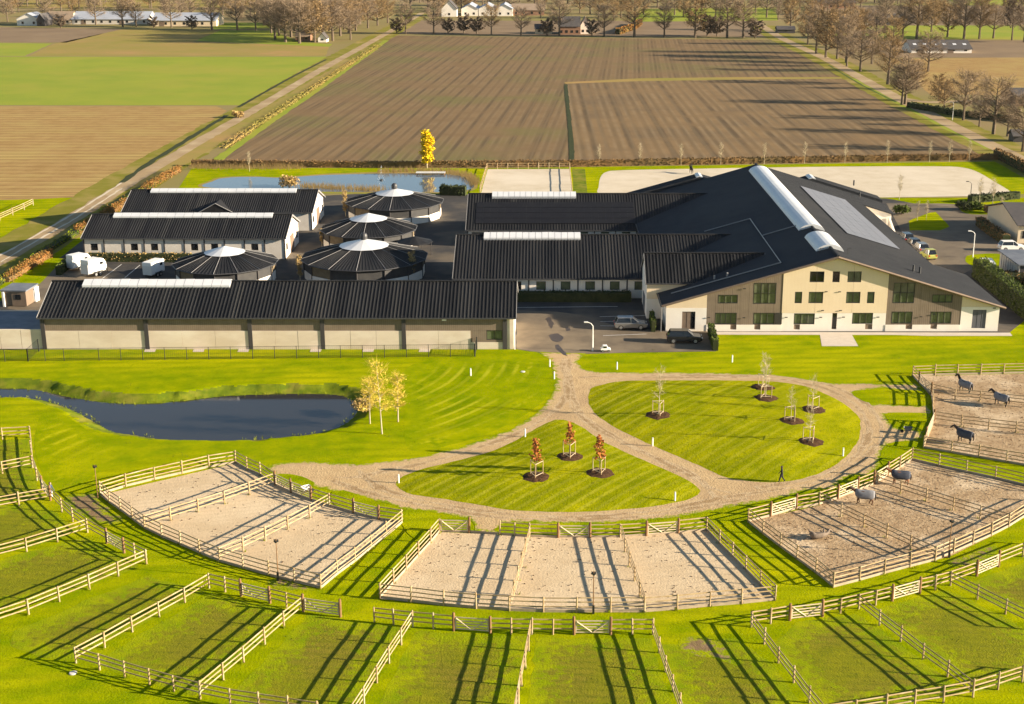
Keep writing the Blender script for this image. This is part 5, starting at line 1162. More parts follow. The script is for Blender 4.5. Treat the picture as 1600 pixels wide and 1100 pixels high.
# round shrubs
def shrub(label, u, v, w, h, m, n=700, ls=.3):
    p = G(u, v); rng = random.Random(int(u)); t = thing('round_shrub', label, 'shrub', p)
    lf = MB(); st = MB()
    for k in range(5):
        a = k*1.26; c = (w*.28*math.cos(a), w*.28*math.sin(a), h*rng.uniform(.45, .65)); leaf_quads(lf, c, (w*.3, w*.3, h*.42), n//5, ls, rng); st.tube([(0, 0, -.05), c], [.06, .02], 4)
    st.build('stem', 'bark', t); lf.build('foliage', m, t)
shrub('light green round shrub on the corner of the annex', 1408, 335, 3.6, 2.0, 'leaf_green'); shrub('dark round shrub in the right yard bed', 1506, 328, 3.4, 2.0, 'leaf_dark'); shrub('green shrub beside the dark one in the right yard bed', 1524, 328, 2.8, 1.7, 'leaf_green'); shrub('russet shrub in the right yard bed', 1546, 333, 2.6, 1.6, 'leaf_beech')
shrub('golden reed clump between the two stable roofs and the pond', 452, 293, 4.5, 2.6, 'reed', 900); shrub('tawny reed clump on the lower pond shore', 566, 641, 2.6, 1.3, 'reed', 500, .2); shrub('dry yellow bush at the left lane by the field', 372, 184, 3.5, 2.2, 'reed', 500, .4)
# reed fringe of the back pond (uncountable)
rd = MB(); rr_ = random.Random(3)
for pts in ([(590,269.5),(650,267.5),(700,270),(735,277),(742,290)], [(300,262.5),(380,263.5),(470,263)], [(470,292),(540,296),(600,298)]):
    W_ = [G(*p) for p in pts]
    for a, b in zip(W_, W_[1:]):
        for _ in range(int((b-a).length*26)):
            p = a.lerp(b, rr_.random())+Vector((rr_.gauss(0, .7), rr_.gauss(0, 1.0), 0)); hh = rr_.uniform(.7, 1.6); dx = rr_.gauss(0, .25)
            rd.add([(p.x-.06, p.y, 0), (p.x+.06, p.y, 0), (p.x+dx, p.y+rr_.gauss(0, .2), hh)], [(0, 1, 2)])
tag(rd.build('reeds', 'reed'), 'tawny reeds along the shore of the back pond', 'reeds', kind='stuff')
# grass tufts on the pond banks and along the fences (uncountable)
tf = MB(); rt2 = random.Random(9)
def tuft(x, y, z, h, n=5):
    for _ in range(n):
        a = rt2.uniform(0, 6.28); dx, dy = math.cos(a)*h*.4, math.sin(a)*h*.4; px_, py_ = x+rt2.gauss(0, h*.3), y+rt2.gauss(0, h*.3); w_ = h*.13
        tf.add([(px_-math.sin(a)*w_, py_+math.cos(a)*w_, z-.02), (px_+math.sin(a)*w_, py_-math.cos(a)*w_, z-.02), (px_+dx, py_+dy, z+h*rt2.uniform(.7, 1.2))], [(0, 1, 2)])
for i in range(0, len(pond_loop)):
    p = pond_loop[i]
    if p.x < -99 or p.x > -15: continue
    for _ in range(3 if (p.y > 152 or mnoise.noise((p.x*.2, p.y*.2, 5)) > .1) else 0):
        q = p+Vector((rt2.gauss(0, .25), rt2.gauss(0, .25)+.2)); tuft(q.x, q.y, WATER_Z+.05, rt2.uniform(.1, .3), 4)
for ob in [o for o in list(COL.objects) if o.name.startswith('paddock_fence')]:
    for ch in ob.children:
        if ch.name.startswith('post'):
            p = ob.location+ch.location
            if p.y < 175:
                for _ in range(2): tuft(p.x+rt2.gauss(0, .15), p.y+rt2.gauss(0, .15), .04, rt2.uniform(.12, .28), 5)
tag(tf.build('grass_tufts', 'tuft'), 'long grass tufts on the pond bank and at fence posts', 'grass', kind='stuff')

# clods and droppings in the sand, dark weed clumps in the lawns (uncountable)
cl = MB(); wd = MB(); rc = random.Random(21)
for quad, n in (([(170,776),(368,726),(620,816),(500,914)], 260), ([(690,836),(1100,834),(1200,934),(606,934)], 300), ([(1180,816),(1425,724),(1590,765),(1310,910)], 620), ([(1432,592),(1600,588),(1600,722),(1450,698)], 380)):
    Q_ = [G(*q) for q in quad]
    for _ in range(n):
        a_, b_ = rc.random(), rc.random(); p = Q_[0].lerp(Q_[1], a_).lerp(Q_[3].lerp(Q_[2], a_), b_); r_ = rc.uniform(.03, .10)
        cl.add([(p.x-r_, p.y-r_*.6, .04), (p.x+r_, p.y-r_*.5, .04), (p.x+r_*.1, p.y+r_, .04), (p.x+rc.uniform(-.3, .3)*r_, p.y, .05+r_*.8)], [(0, 1, 3), (1, 2, 3), (2, 0, 3)])
tag(cl.build('sand_clods', 'mulch'), 'dark clods and droppings strewn over the sand paddocks', 'clods', kind='stuff')
tf = wd
for _ in range(420):
    u, v = rc.choice(((rc.uniform(600, 1090), rc.uniform(660, 800)), (rc.uniform(920, 1345), rc.uniform(596, 752)), (rc.uniform(0, 860), rc.uniform(560, 720)), (rc.uniform(920, 1590), rc.uniform(530, 580)), (rc.uniform(0, 1600), rc.uniform(960, 1095))))
    p = G(u, v); q1 = float(poly_dist(np.array([p.x]), np.array([p.y]), pond_loop)[0])
    z_ = max(hE(p), hW(p)); 
    if q1 < 3.5 or mnoise.noise((p.x*.09, p.y*.09, 4)) < 0: continue
    for _k in range(rc.randint(2, 6)): tuft(p.x+rc.gauss(0, .25), p.y+rc.gauss(0, .25), (z_-.02) if z_ > .03 else .01, rc.uniform(.05, .13), 4)
tag(wd.build('weed_clumps', 'leaf_green'), 'small dark weed clumps scattered in the lawns', 'weeds', kind='stuff')

# ================================================================== FAR FARMS
def farm(name, label, u0, u1, vb, ve, vr, depth, wall, roof, axis='x', wins=0, group=None, lights=0, doors=0):
    a = G((u0+u1)/2, vb); Y = a.y; x0, x1 = V(u0, vb, Y).x, V(u1, vb, Y).x; ze = max(1.8, V(u0, ve, Y).z)
    t = thing(name, label, 'building', (x0, Y, 0), 0, group); w = x1-x0
    zr = max(ze+1.2, V(u0, vr, Y+(depth/2 if axis == 'x' else 0)).z)
    if axis == 'x':
        MB().prism_x([(0, 0), (depth, 0), (depth, ze), (depth/2, zr-.1), (0, ze)], 0, w).build('wall', wall, t)
        for sgn in (0, 1):
            ya = -.5 if sgn == 0 else depth+.5; k = (zr-ze)/(depth/2); zz = ze-.5*k
            r = MB(); q = [(-.4, ya, zz), (w+.4, ya, zz), (w+.4, depth/2, zr), (-.4, depth/2, zr)]
            r.add([(x, y, z+.04) for x, y, z in q]+[(x, y, z+.24) for x, y, z in q], [(3, 2, 1, 0), (4, 5, 6, 7), (0, 1, 5, 4), (1, 2, 6, 5), (2, 3, 7, 6), (3, 0, 4, 7)]); ro = r.build('roof', roof, t)
            if sgn == 0:
                for i in range(lights):
                    xx = w*(i+.5)/lights; zc = ze+(zr-ze)*.5; yc = depth*.25
                    MB().add([(xx-.8, yc-.8, zc-.8*k+.3), (xx+.8, yc-.8, zc-.8*k+.3), (xx+.8, yc+.8, zc+.8*k+.3), (xx-.8, yc+.8, zc+.8*k+.3)], [(0, 1, 2, 3)]).build('roof_light', 'skylight', ro)
    else:
        MB().prism_y([(0, 0), (w, 0), (w, ze), (w/2, zr-.1), (0, ze)], 0, depth).build('wall', wall, t)
        for sgn in (0, 1):
            k = (zr-ze)/(w/2); xa = -.4 if sgn == 0 else w+.4; r = MB(); q = [(xa, -.4, ze-.4*k), (w/2, -.4, zr), (w/2, depth+.4, zr), (xa, depth+.4, ze-.4*k)]
            r.add([(x, y, z+.04) for x, y, z in q]+[(x, y, z+.26) for x, y, z in q], [(3, 2, 1, 0), (4, 5, 6, 7), (0, 1, 5, 4), (1, 2, 6, 5), (2, 3, 7, 6), (3, 0, 4, 7)]); r.build('roof', roof, t)
    for i in range(wins):
        xx = w*(i+.5)/wins; fr = MB().box(xx-.65, xx+.65, -.06, -.004, .9, min(2.3, ze-.3)).build('window', 'dark_frame', t); MB().box(xx-.52, xx+.52, -.075, -.062, 1.02, min(2.18, ze-.42)).build('pane', 'glass_dark', fr)
    for i in range(doors): xx = w*(i+.3)/doors; MB().box(xx-1.4, xx+1.4, -.07, -.004, 0, min(2.7, ze-.2)).build('door', 'door_brown', t)
    return t
farm('far_barn', 'white zigzag-fronted barn at the far left farm', 27, 62, 40, 30, 21, 16, 'render_white', 'roof_sheet', 'y', 2)
farm('far_barn', 'second grey gabled barn beside the white one at the far left', 58, 70, 41, 31, 22, 14, 'column', 'roof_tile_dark', 'y', 1)
farm('farmhouse', 'tan-roofed house at the far left farm', 74, 112, 38, 31, 18, 12, 'cream', 'roof_tile_tan', 'x', 3)
farm('far_barn', 'long low pale barn with blue-grey roof at the far left', 113, 232, 38, 30, 18, 20, 'stone_wall', 'roof_sheet', 'x', 9, lights=0, doors=2)
farm('far_barn', 'second long barn with blue-grey roof right of the first at far left', 238, 338, 41, 32, 20, 20, 'cream', 'roof_sheet', 'x', 7, doors=2)
farm('cottage', 'small white-gabled cottage in the wood at the lane end', 497, 510, 66, 60, 52, 8, 'render_white', 'roof_tile_dark', 'y', 1)
farm('cottage', 'tan cottage roof half hidden in the small wood', 462, 484, 64, 57, 48, 10, 'brick_wall', 'roof_tile_tan', 'x', 2)
farm('farmhouse', 'dark roofed house with white verge beyond the far field', 690, 714, 26, 14, 1, 14, 'render_white', 'roof_tile_dark', 'y', 1)
for i in range(3): farm('far_barn', ('left', 'middle', 'right')[i]+' of three white barns with blue-grey roofs beyond the far field', 721+i*27, 747+i*27, 25, 14, 7, 30, 'render_white', 'roof_sheet', 'y', 2, 'three white far barns')
farm('far_barn', 'broad tan-roofed barn behind the far field edge', 800, 850, 24, 16, 6, 22, 'brick_wall', 'roof_tile_tan', 'x', 4)
farm('farmhouse', 'dark thatched house on the far edge of the ploughed field', 873, 906, 54, 41, 26, 14, 'brick_wall', 'roof_tile_dark', 'x', 4)
farm('farmhouse', 'white gable house beside the dark thatched one', 907, 922, 53, 40, 27, 12, 'render_white', 'roof_tile_tan', 'y', 2)
farm('farm_shed', 'low pale shed left of the dark thatched house', 836, 862, 53, 45, 38, 8, 'cream', 'roof_tile_dark', 'x', 2)
farm('farmhouse', 'row of dark houses at the top right of the fields', 1272, 1336, 13, 4, -6, 12, 'brick_wall', 'roof_tile_dark', 'x', 6)
farm('far_barn', 'dark round-roofed barn with white end behind the grove', 1322, 1362, 42, 34, 23, 18, 'render_white', 'roof_tile_dark', 'x', 0, doors=1)
farm('far_barn', 'dark plain barn between the far right trees', 1376, 1414, 39, 30, 22, 14, 'column', 'roof_tile_dark', 'x', 2)
farm('far_barn', 'long barn with row of roof lights in the right fields', 1424, 1518, 83, 77, 63, 18, 'render_white', 'roof_tile_dark', 'x', 5, lights=6, doors=2)
farm('farm_shed', 'dark shed beyond the road with pale door', 1215, 1242, 52, 46, 41, 8, 'column', 'roof_tile_dark', 'x', 1)
farm('farmhouse', 'dark hipped house at the right edge beside the side road', 1586, 1640, 166, 152, 138, 14, 'brick_wall', 'roof_tile_dark', 'x', 3)
farm('villa', 'house with dark roof and tan wall at the right edge of the yard', 1589, 1690, 380, 352, 318, 18, 'cream', 'roof_tile_dark', 'x', 4)
farm('farm_shed', 'small dark shed on the green verge at the right edge', 1583, 1598, 222, 212, 206, 4, 'column', 'roof_tile_dark', 'x', 0)

# ================================================================== VEHICLES
def bev(o, w=.06, seg=2):
    m = o.modifiers.new('edge', 'BEVEL'); m.width = w; m.segments = seg; m.limit_method = 'ANGLE'; m.angle_limit = R(35); return o
def wheel(t, x, y, r=.36):
    w = MB(); w.prism_y([(r*math.cos(a*.3927), r*math.sin(a*.3927)) for a in range(16)], -.11, .11); tyre = w.build('wheel', 'tyre', t, (x, y, r))
    q = MB(); q.prism_y([(r*.62*math.cos(a*.524), r*.62*math.sin(a*.524)) for a in range(12)], -.125, .125); q.build('rim', 'rim', tyre)
def car(label, u, v, rz, paint, L_=4.7, W_=1.9, H_=1.75, z=0.05, group='cars parked in the yard'):
    p = G(u, v, z); t = thing('parked_car', label, 'car', p, rz, group); l = L_/2; w = W_/2
    prof = [(-l, .42), (-l+.25, .28), (l-.3, .28), (l, .45), (l, .78), (l-.25, .95), (l-1.25, 1.06), (-l+.1, 1.08), (-l-.02, .85)]
    bev(MB().prism_y(prof, -w, w).build('body', paint, t), .09, 3)
    zt = H_; a0, a1, b0, b1 = -l+.12, l-1.2, -l+.5, l-2.05; wi = w-.08; wt = w-.26
    gh = MB(); gh.add([(a0, -wi, 1.05), (a1, -wi, 1.05), (a1, wi, 1.05), (a0, wi, 1.05), (b0, -wt, zt-.06), (b1, -wt, zt-.06), (b1, wt, zt-.06), (b0, wt, zt-.06)],
           [(0, 1, 5, 4), (1, 2, 6, 5), (2, 3, 7, 6), (3, 0, 4, 7), (4, 5, 6, 7)]); gh.build('windows', 'glass_dark', t)
    bev(MB().box(b0-.05, b1+.08, -wt-.03, wt+.03, zt-.08, zt).build('roof', paint, t), .04)
    for s_ in (-1, 1):
        for xa, za, xb, zb in ((a0+.05, 1.05, b0, zt-.05), (a1-.02, 1.05, b1, zt-.05), (.0, 1.06, -.05, zt-.05)):
            MB().tube([(xa, s_*(wi+.012), za), (xb, s_*(wt+.015), zb)], .045, 4).build('pillar', paint, t)
        for xx in (-l+.9, l-.95): wheel(t, xx, s_*(w-.1))
        MB().box(l-.12, l+.02, s_*w*.72-.18, s_*w*.72+.18, .68, .84).build('headlight', 'lamp_glass', t)
        MB().box(-l-.04, -l+.1, s_*w*.78-.12, s_*w*.78+.12, .75, 1.0).build('tail_light', 'tail_red', t)
        MB().box(a1-.35, a1-.2, s_*(w+.02)-.08, s_*(w+.02)+.08, 1.05, 1.2).build('mirror', paint, t)
car('silver sport utility car parked beside the hedge column', 985, 513, R(2), 'car_silver')
car('black sport utility car parked before the office front', 1069, 534, R(-2), 'car_black', 4.9)
car('dark car parked behind the right eave of the hall', 1414, 377, R(96), 'car_blue', 4.5)
car('black hatchback next to the dark one behind the right eave', 1425, 386, R(96), 'car_black', 4.3)
car('pale silver car right of the eave beside the yellow vehicle', 1437, 393, R(96), 'car_silver', 4.4)
car('small yellow green vehicle beside the hall eave', 1450, 404, R(100), 'car_yellow', 3.6, 1.7, 1.9)
car('white car parked behind the grey slatted shed', 1580, 391, R(3), 'white_paint', 4.6)
car('dark blue car parked by the shrubs in the right yard', 1579, 329, R(-12), 'car_blue', 4.5, 1.9, 1.6)
def van():
    p = G(1541, 428); t = thing('delivery_van', 'white van parked at the end of the tall right hedge', 'van', (p.x, p.y, 0), R(82), None)
    bev(MB().box(-2.6, 1.6, -.98, .98, .35, 2.4).build('body', 'white_paint', t), .12, 3)
    bev(MB().prism_y([(1.55, .35), (2.6, .35), (2.65, .9), (2.2, 1.15), (1.55, 2.1)], -.95, .95).build('cab', 'white_paint', t), .06)
    MB().add([(2.22, -.8, 1.2), (2.22, .8, 1.2), (1.66, .75, 2.02), (1.66, -.75, 2.02)], [(0, 1, 2, 3)]).build('windscreen', 'glass_dark', t)
    for s_ in (-1, 1):
        for xx in (-1.7, 1.7): wheel(t, xx, s_*.9, .36)
        MB().box(2.6, 2.68, s_*.7-.15, s_*.7+.15, .65, .85).build('headlight', 'lamp_glass', t)
van()
def trailer(label, u, v, rz, s_=1.0, round_=True):
    p = G(u, v); t = thing('horse_trailer', label, 'horse trailer', (p.x, p.y, .05), rz, 'white horse trailers in the parking bays'); t.scale = (s_,)*3
    pr_ = [(-1.75, .55), (1.6, .55), (2.0, 1.1), (1.85, 1.9), (1.45, 2.5), (.8, 2.72), (-1.75, 2.72)] if round_ else [(-1.8, .5), (1.8, .5), (1.85, 2.6), (-1.8, 2.6)]
    bev(MB().prism_y(pr_, -.95, .95).build('body', 'white_paint', t), .16, 3)
    MB().box(-1.83, -1.76, -.85, .85, .5, 2.0).build('ramp', 'metal_pale', t)
    for k in (-1, 1):
        for xx in (-.5, .35): wheel(t, xx, k*1.0, .33)
        MB().box(-1.0, .85, k*1.02-.12, k*1.02+.12, .68, .76).build('mudguard', 'metal_black', t)
        MB().box(.5, 1.2, k*.953-.006, k*.953+.006, 1.7, 2.1).build('window', 'glass_dark', t)
    MB().tube([(1.5, -.5, .5), (3.0, 0, .5), (1.5, .5, .5)], .05, 5).build('drawbar', 'metal_black', t)
    MB().tube([(2.8, 0, 0), (2.8, 0, .6)], .05, 6).build('jockey_wheel', 'metal_black', t)
trailer('grey-white horse trailer standing behind, nearest the hedge block', 124, 421, R(55)); trailer('rounded white horse trailer in the left parking bay', 147, 430, R(60), 1.05); trailer('boxy white horse trailer right of the empty bays', 241, 431, R(70), 1.0, False)
def cart():
    p = G(946, 549); t = thing('utility_cart', 'small white utility cart at the edge of the lawn by the white lamp', 'cart', p, R(5), scale=.75)
    bev(MB().box(-.9, .9, -.5, .5, .3, .65).build('body', 'white_paint', t), .08); bev(MB().prism_y([(-.7, .65), (.5, .65), (.25, 1.2), (-.5, 1.2)], -.45, .45).build('cab', 'white_paint', t), .06)
    MB().box(-.45, .2, -.47, -.455, .75, 1.1).build('window', 'glass_dark', t)
    for k in (-1, 1):
        for xx in (-.55, .55): wheel(t, xx, k*.45, .22)
cart()
def wheelbarrow(label, u, v, rz):
    p = G(u, v); t = thing('wheelbarrow', label, 'wheelbarrow', p, rz, 'wheelbarrows at the paddock gates')
    MB().add([(-.5, -.3, .75), (.45, -.3, .75), (.45, .3, .75), (-.5, .3, .75), (-.3, -.2, .35), (.25, -.2, .35), (.25, .2, .35), (-.3, .2, .35)], [(4, 5, 1, 0), (5, 6, 2, 1), (6, 7, 3, 2), (7, 4, 0, 3), (7, 6, 5, 4)]).build('tub', 'white_paint' if u < 900 else 'flat_roof', t)
    for k in (-1, 1): MB().tube([(.6, 0, .2), (-.4, k*.25, .4), (-1.0, k*.28, .7)], .025, 5).build('handle', 'metal_black', t); MB().tube([(-.3, k*.22, .36), (-.35, k*.25, 0)], .02, 5).build('leg', 'metal_black', t)
    q = MB(); q.prism_y([(.2*math.cos(a*.524), .2*math.sin(a*.524)) for a in range(12)], -.04, .04); q.build('wheel', 'tyre', t, (.62, 0, .2))
wheelbarrow('white wheelbarrow at the fence of the left sand paddock', 479, 770, R(30)); wheelbarrow('wheelbarrow on the dirt entrance of the upper right paddock', 1418, 677, R(160))

# ================================================================== LAMPS, BOLLARDS, SMALL THINGS
def pole_lamp(label, u, v, h, m, arm=True, box=False, group='lamp poles'):
    p = G(u, v); t = thing('lamp_pole', label, 'street lamp', p, 0, group)
    MB().tube([(0, 0, -.1), (0, 0, h)], [.10, .06] if arm else [.055, .035], 8).build('pole', m, t)
    if arm:
        MB().tube([(0, 0, h-.05), (-.25, 0, h+.3), (-.75, 0, h+.5)], .05, 6).build('arm', m, t); MB().box(-1.2, -.65, -.14, .14, h+.43, h+.56).build('lamp_head', m, t)
    else:
        for a in range(3): MB().box(-.09, .09, -.2, -.06, h-.3, h-.15).build('lamp_head', 'metal_black', t, (0, 0, 0)).rotation_euler = (0, 0, a*2.1)
        MB().tube([(-.22, 0, h-.05), (.22, 0, h-.05)], .025, 5).build('crossarm', 'metal_black', t)
    if box: MB().box(-.09, .09, -.2, -.06, .05, .8).build('switch_box', 'metal_black', t)
pole_lamp('white lamp column at the lawn corner by the yard', 926, 548.5, 3.6, 'white_paint'); pole_lamp('white lamp column on the right yard green', 1520, 402, 4.2, 'white_paint')
pole_lamp('dark lamp pole at the upper left corner of the left sand paddock', 153, 778, 3.6, 'wood_dark', False); pole_lamp('dark lamp pole at the lower fence of the left sand paddock', 435, 907, 4.0, 'wood_dark', False, True)
pole_lamp('dark lamp pole at the lower fence of the middle sand paddock', 927, 958.5, 3.9, 'wood_dark', False, True); pole_lamp('dark lamp pole at the lower fence of the right sand paddock', 1482, 871, 3.8, 'wood_dark', False, True)
pole_lamp('dark lamp pole at the right end of the big sand arena', 1516, 312, 3.4, 'metal_black'); pole_lamp('dark lamp pole beside the left wall of the largest walker', 542, 440, 4.2, 'metal_pale', False); pole_lamp('pale pole with lamp at the parking bay by the side road', 1488, 188, 5, 'metal_pale')
def bollard(label, u, v):
    p = G(u, v); p.z = max(0.03, hE(p), hW(p)) if False else 0.03
    for hf in (hE, hW):
        zz = hf(p)
        if zz > 0.03: p.z = zz-.02
    t = thing('bollard', label, 'bollard', p, 0, 'white bollard lights beside the tracks')
    MB().lathe([(.085, -.1), (.085, .8), (.07, .83)], 10).build('post', 'white_paint', t); MB().lathe([(.06, .83), (.06, .92), (.09, .92), (.09, .96), (.04, .98)], 10).build('lamp_head', 'metal_pale', t)
for u, v, l in ((820.5,683,'white bollard on the upper left edge of the triangular island'),(1019.5,697,'white bollard on the big island edge along the diagonal track'),(1054.5,783,'white bollard at the right tip of the triangular island'),(1317,713,'white bollard at the right rim of the big island'),(623,755,'white bollard at the left tip of the triangular island'),(859,573,'white bollard on the lawn left of the yard exit'),(866,592,'white bollard just below the one at the yard exit'),(735.5,587,'white bollard alone in the middle of the pond lawn'),(964,577,'white bollard on the main lawn right of the yard exit'),(1144,566,'white bollard on the main lawn below the black car')): bollard(l, u, v)
# manhole covers and utility lids in the lawn
for u, v, l in ((817,581,'small grey lid in the lawn near the yard exit'),(114,1052,'pale lid in the grass at the lower left fence')):
    p = G(u, v); tag(MB().lathe([(.3, 0), (.3, .06), (.25, .08), (.05, .09)], 14).build('access_lid', 'stone_wall', None, p), l, 'lid')
# jetty and fountain in the back pond
p = G(673, 272.5); t = thing('pond_jetty', 'grey timber jetty on the far shore of the back pond', 'jetty', (p.x, p.y, 0))
for k in range(16): MB().box(-3.4+k*.43, -3.02+k*.43, -1.1, 1.1, .45, .53).build('plank', 'metal_pale', t)
for a in (-3.2, 3.2): MB().box(a-.1, a+.1, -1.0, 1.0, 0, .45).build('beam', 'wood_dark', t)
p = G(596, 282); t = thing('fountain', 'small white water jet rising from the back pond', 'fountain', (p.x, p.y, .06))
rf = random.Random(4); m_ = MB()
for k in range(150):
    a = rf.uniform(0, 6.28); f = rf.random(); r_ = f*1.2*rf.uniform(.5, 1); z_ = 3.2*(1-f)**1.3*rf.uniform(.8, 1.05)+.02 if rf.random() < .6 else rf.uniform(0, 3.4)
    if z_ > 1.5: r_ *= .25
    leaf_quads(m_, (r_*math.cos(a), r_*math.sin(a), z_), (.05,)*3, 1, .07, rf)
m_.build('spray', 'spray', t); MB().lathe([(.4, 0), (.4, .15), (.1, .3)], 10).build('nozzle', 'metal_black', t)

# ================================================================== HORSES AND PEOPLE
def skinned(name, verts, edges, rad, m, parent=None, sub=1, root=0):
    me = bpy.data.meshes.new(name); me.from_pydata(verts, edges, []); me.materials.append(M[m])
    o = link(name, me, parent); o.modifiers.new('skin', 'SKIN').use_smooth_shade = True
    for i, sv in enumerate(me.skin_vertices[0].data): sv.radius = (rad[i],)*2 if not isinstance(rad[i], tuple) else rad[i]; sv.use_root = (i == root)
    sd = o.modifiers.new('sub', 'SUBSURF'); sd.levels = sd.render_levels = sub
    return o
def rug_mesh(parent, m):
    secs = [(-1.02, .22, 1.42, .95), (-.85, .33, 1.52, .75), (-.4, .37, 1.53, .72), (.1, .38, 1.50, .72), (.5, .36, 1.56, .78), (.78, .26, 1.62, .95), (.88, .2, 1.5, 1.1)]
    vs = []; n = 11
    for x, w, zt, zb in secs:
        for k in range(n):
            a = -1.25+2.5*k/(n-1); vs.append((x, w*1.06*math.sin(max(-1.57, min(1.57, a*1.25))), zt-(zt-zb)*(1-math.cos(a*1.25))/1.0 if abs(a*1.25) < 1.5 else zb))
    mb = MB(); mb.add(vs, [(i*n+k, (i+1)*n+k, (i+1)*n+k+1, i*n+k+1) for i in range(len(secs)-1) for k in range(n-1)])
    o = mb.build('rug', m, parent, smooth=True); s_ = o.modifiers.new('thick', 'SOLIDIFY'); s_.thickness = .04; s_.offset = 1; return o
def horse(label, u, v, rz, coat, rug=None, head='up', z=0.05, scale=1.0, group='horses in the sand paddocks', pose='stand'):
    p = G(u, v, z); t = thing('horse', label, 'horse', p, rz, group); t.scale = (scale,)*3
    if head == 'up': hd = [(.78, 0, 1.42), (1.02, 0, 1.72), (1.22, 0, 2.0), (1.42, 0, 1.88), (1.66, 0, 1.66)]
    elif head == 'low': hd = [(.82, 0, 1.28), (1.15, 0, 1.2), (1.48, 0, 1.1), (1.62, 0, .88), (1.72, 0, .6)]
    else: hd = [(.80, 0, 1.38), (1.1, 0, 1.56), (1.4, 0, 1.72), (1.6, 0, 1.58), (1.82, 0, 1.36)]
    vs = [(0, 0, 1.2), (-.55, 0, 1.24), (-.85, 0, 1.22), (.5, 0, 1.2)]+hd; rad = [.31, .31, .2, .30, .2, .145, .115, .105, .07]
    eg = [(0, 1), (1, 2), (0, 3), (3, 4), (4, 5), (5, 6), (6, 7), (7, 8)]
    off = {(1, 1): .12, (1, -1): -.1, (-1, 1): -.14, (-1, -1): .1}
    for s_ in (-1, 1):
        o = len(vs); f = off[(1, s_)]; vs += [(.52, s_*.17, .95), (.54+f*.6, s_*.17, .55), (.5+f, s_*.17, .16), (.58+f, s_*.17, .05)]; rad += [.14, .075, .052, .062]; eg += [(3, o), (o, o+1), (o+1, o+2), (o+2, o+3)]
        o = len(vs); f = off[(-1, s_)]; vs += [(-.55, s_*.19, .92), (-.78+f*.5, s_*.19, .54), (-.7+f, s_*.19, .16), (-.62+f, s_*.19, .05)]; rad += [.17, .08, .055, .062]; eg += [(1, o), (o, o+1), (o+1, o+2), (o+2, o+3)]
    if pose == 'roll':     # lying on its side, legs folded up
        for i in range(len(vs)):
            x, y, zz = vs[i]
            if i >= 9: zz = 1.2-(1.2-zz)*.62
            ca, sa = math.cos(R(118)), math.sin(R(118)); yy = y*ca-(zz-1.2)*sa; zn = y*sa+(zz-1.2)*ca
            vs[i] = (x, yy, zn+.34 if i < 9 else max(.08, zn+.36))
        vs[6] = (1.15, .35, .75); vs[7] = (1.35, .4, .6); vs[8] = (1.55, .4, .4); vs[5] = (1.0, .2, .55); vs[4] = (.8, .08, .42)
    skinned('body', vs, eg, rad, coat, t, 1)
    if pose == 'stand':
        skinned('tail', [(-.98, 0, 1.35), (-1.12, 0, 1.1), (-1.14, 0, .75), (-1.1, 0, .5)], [(0, 1), (1, 2), (2, 3)], [.05, .075, .07, .03], 'horse_dark', t)
        a, b = Vector(hd[0]), Vector(hd[2]); mn = MB()
        for k in range(9):
            q = a.lerp(b, k/8)+Vector((-.12, 0, .12)); mn.add([q+Vector((-.05, -.03, 0)), q+Vector((.06, .03, .05)), q+Vector((.0, .12, -.22)), q+Vector((-.1, .1, -.2))], [(0, 1, 2, 3)])
        mn.build('mane', 'horse_dark', t)
        for s_ in (-1, 1): e = Vector(hd[2])+Vector((.0, s_*.07, .08)); MB().add([e+Vector((-.04, -.03, 0)), e+Vector((.04, -.03, 0)), e+Vector((0, .04, 0)), e+Vector((0, 0, .17))], [(0, 1, 3), (1, 2, 3), (2, 0, 3)]).build('ear', coat, t)
    else:
        skinned('tail', [(-.95, .05, .3), (-1.25, -.1, .15), (-1.6, -.15, .08)], [(0, 1), (1, 2)], [.06, .08, .03], 'horse_dark', t)
    if rug: rug_mesh(t, rug)
    return t
horse('dark horse in a blue-grey rug at the back of the upper right paddock', 1507, 613, R(124), 'horse_dark', 'rug_grey', 'up')
horse('dark horse in a grey rug at the divider of the upper right paddock', 1563, 634, R(130), 'horse_dark', 'rug_grey', 'mid')
horse('dark horse in a navy rug in the lowest run of the upper right paddock', 1506, 692, R(134), 'horse_dark', 'rug_navy', 'mid')
horse('chestnut horse in a navy rug at the upper gate of the right paddock', 1405, 757, R(172), 'horse_chestnut', 'rug_navy', 'mid')
horse('bay horse in a grey rug in the middle of the right paddock', 1349, 788, R(170), 'horse_bay', 'rug_grey', 'mid')
horse('pale horse rolling on the sand of the right paddock', 1279, 842, R(10), 'horse_grey', None, 'mid', pose='roll')
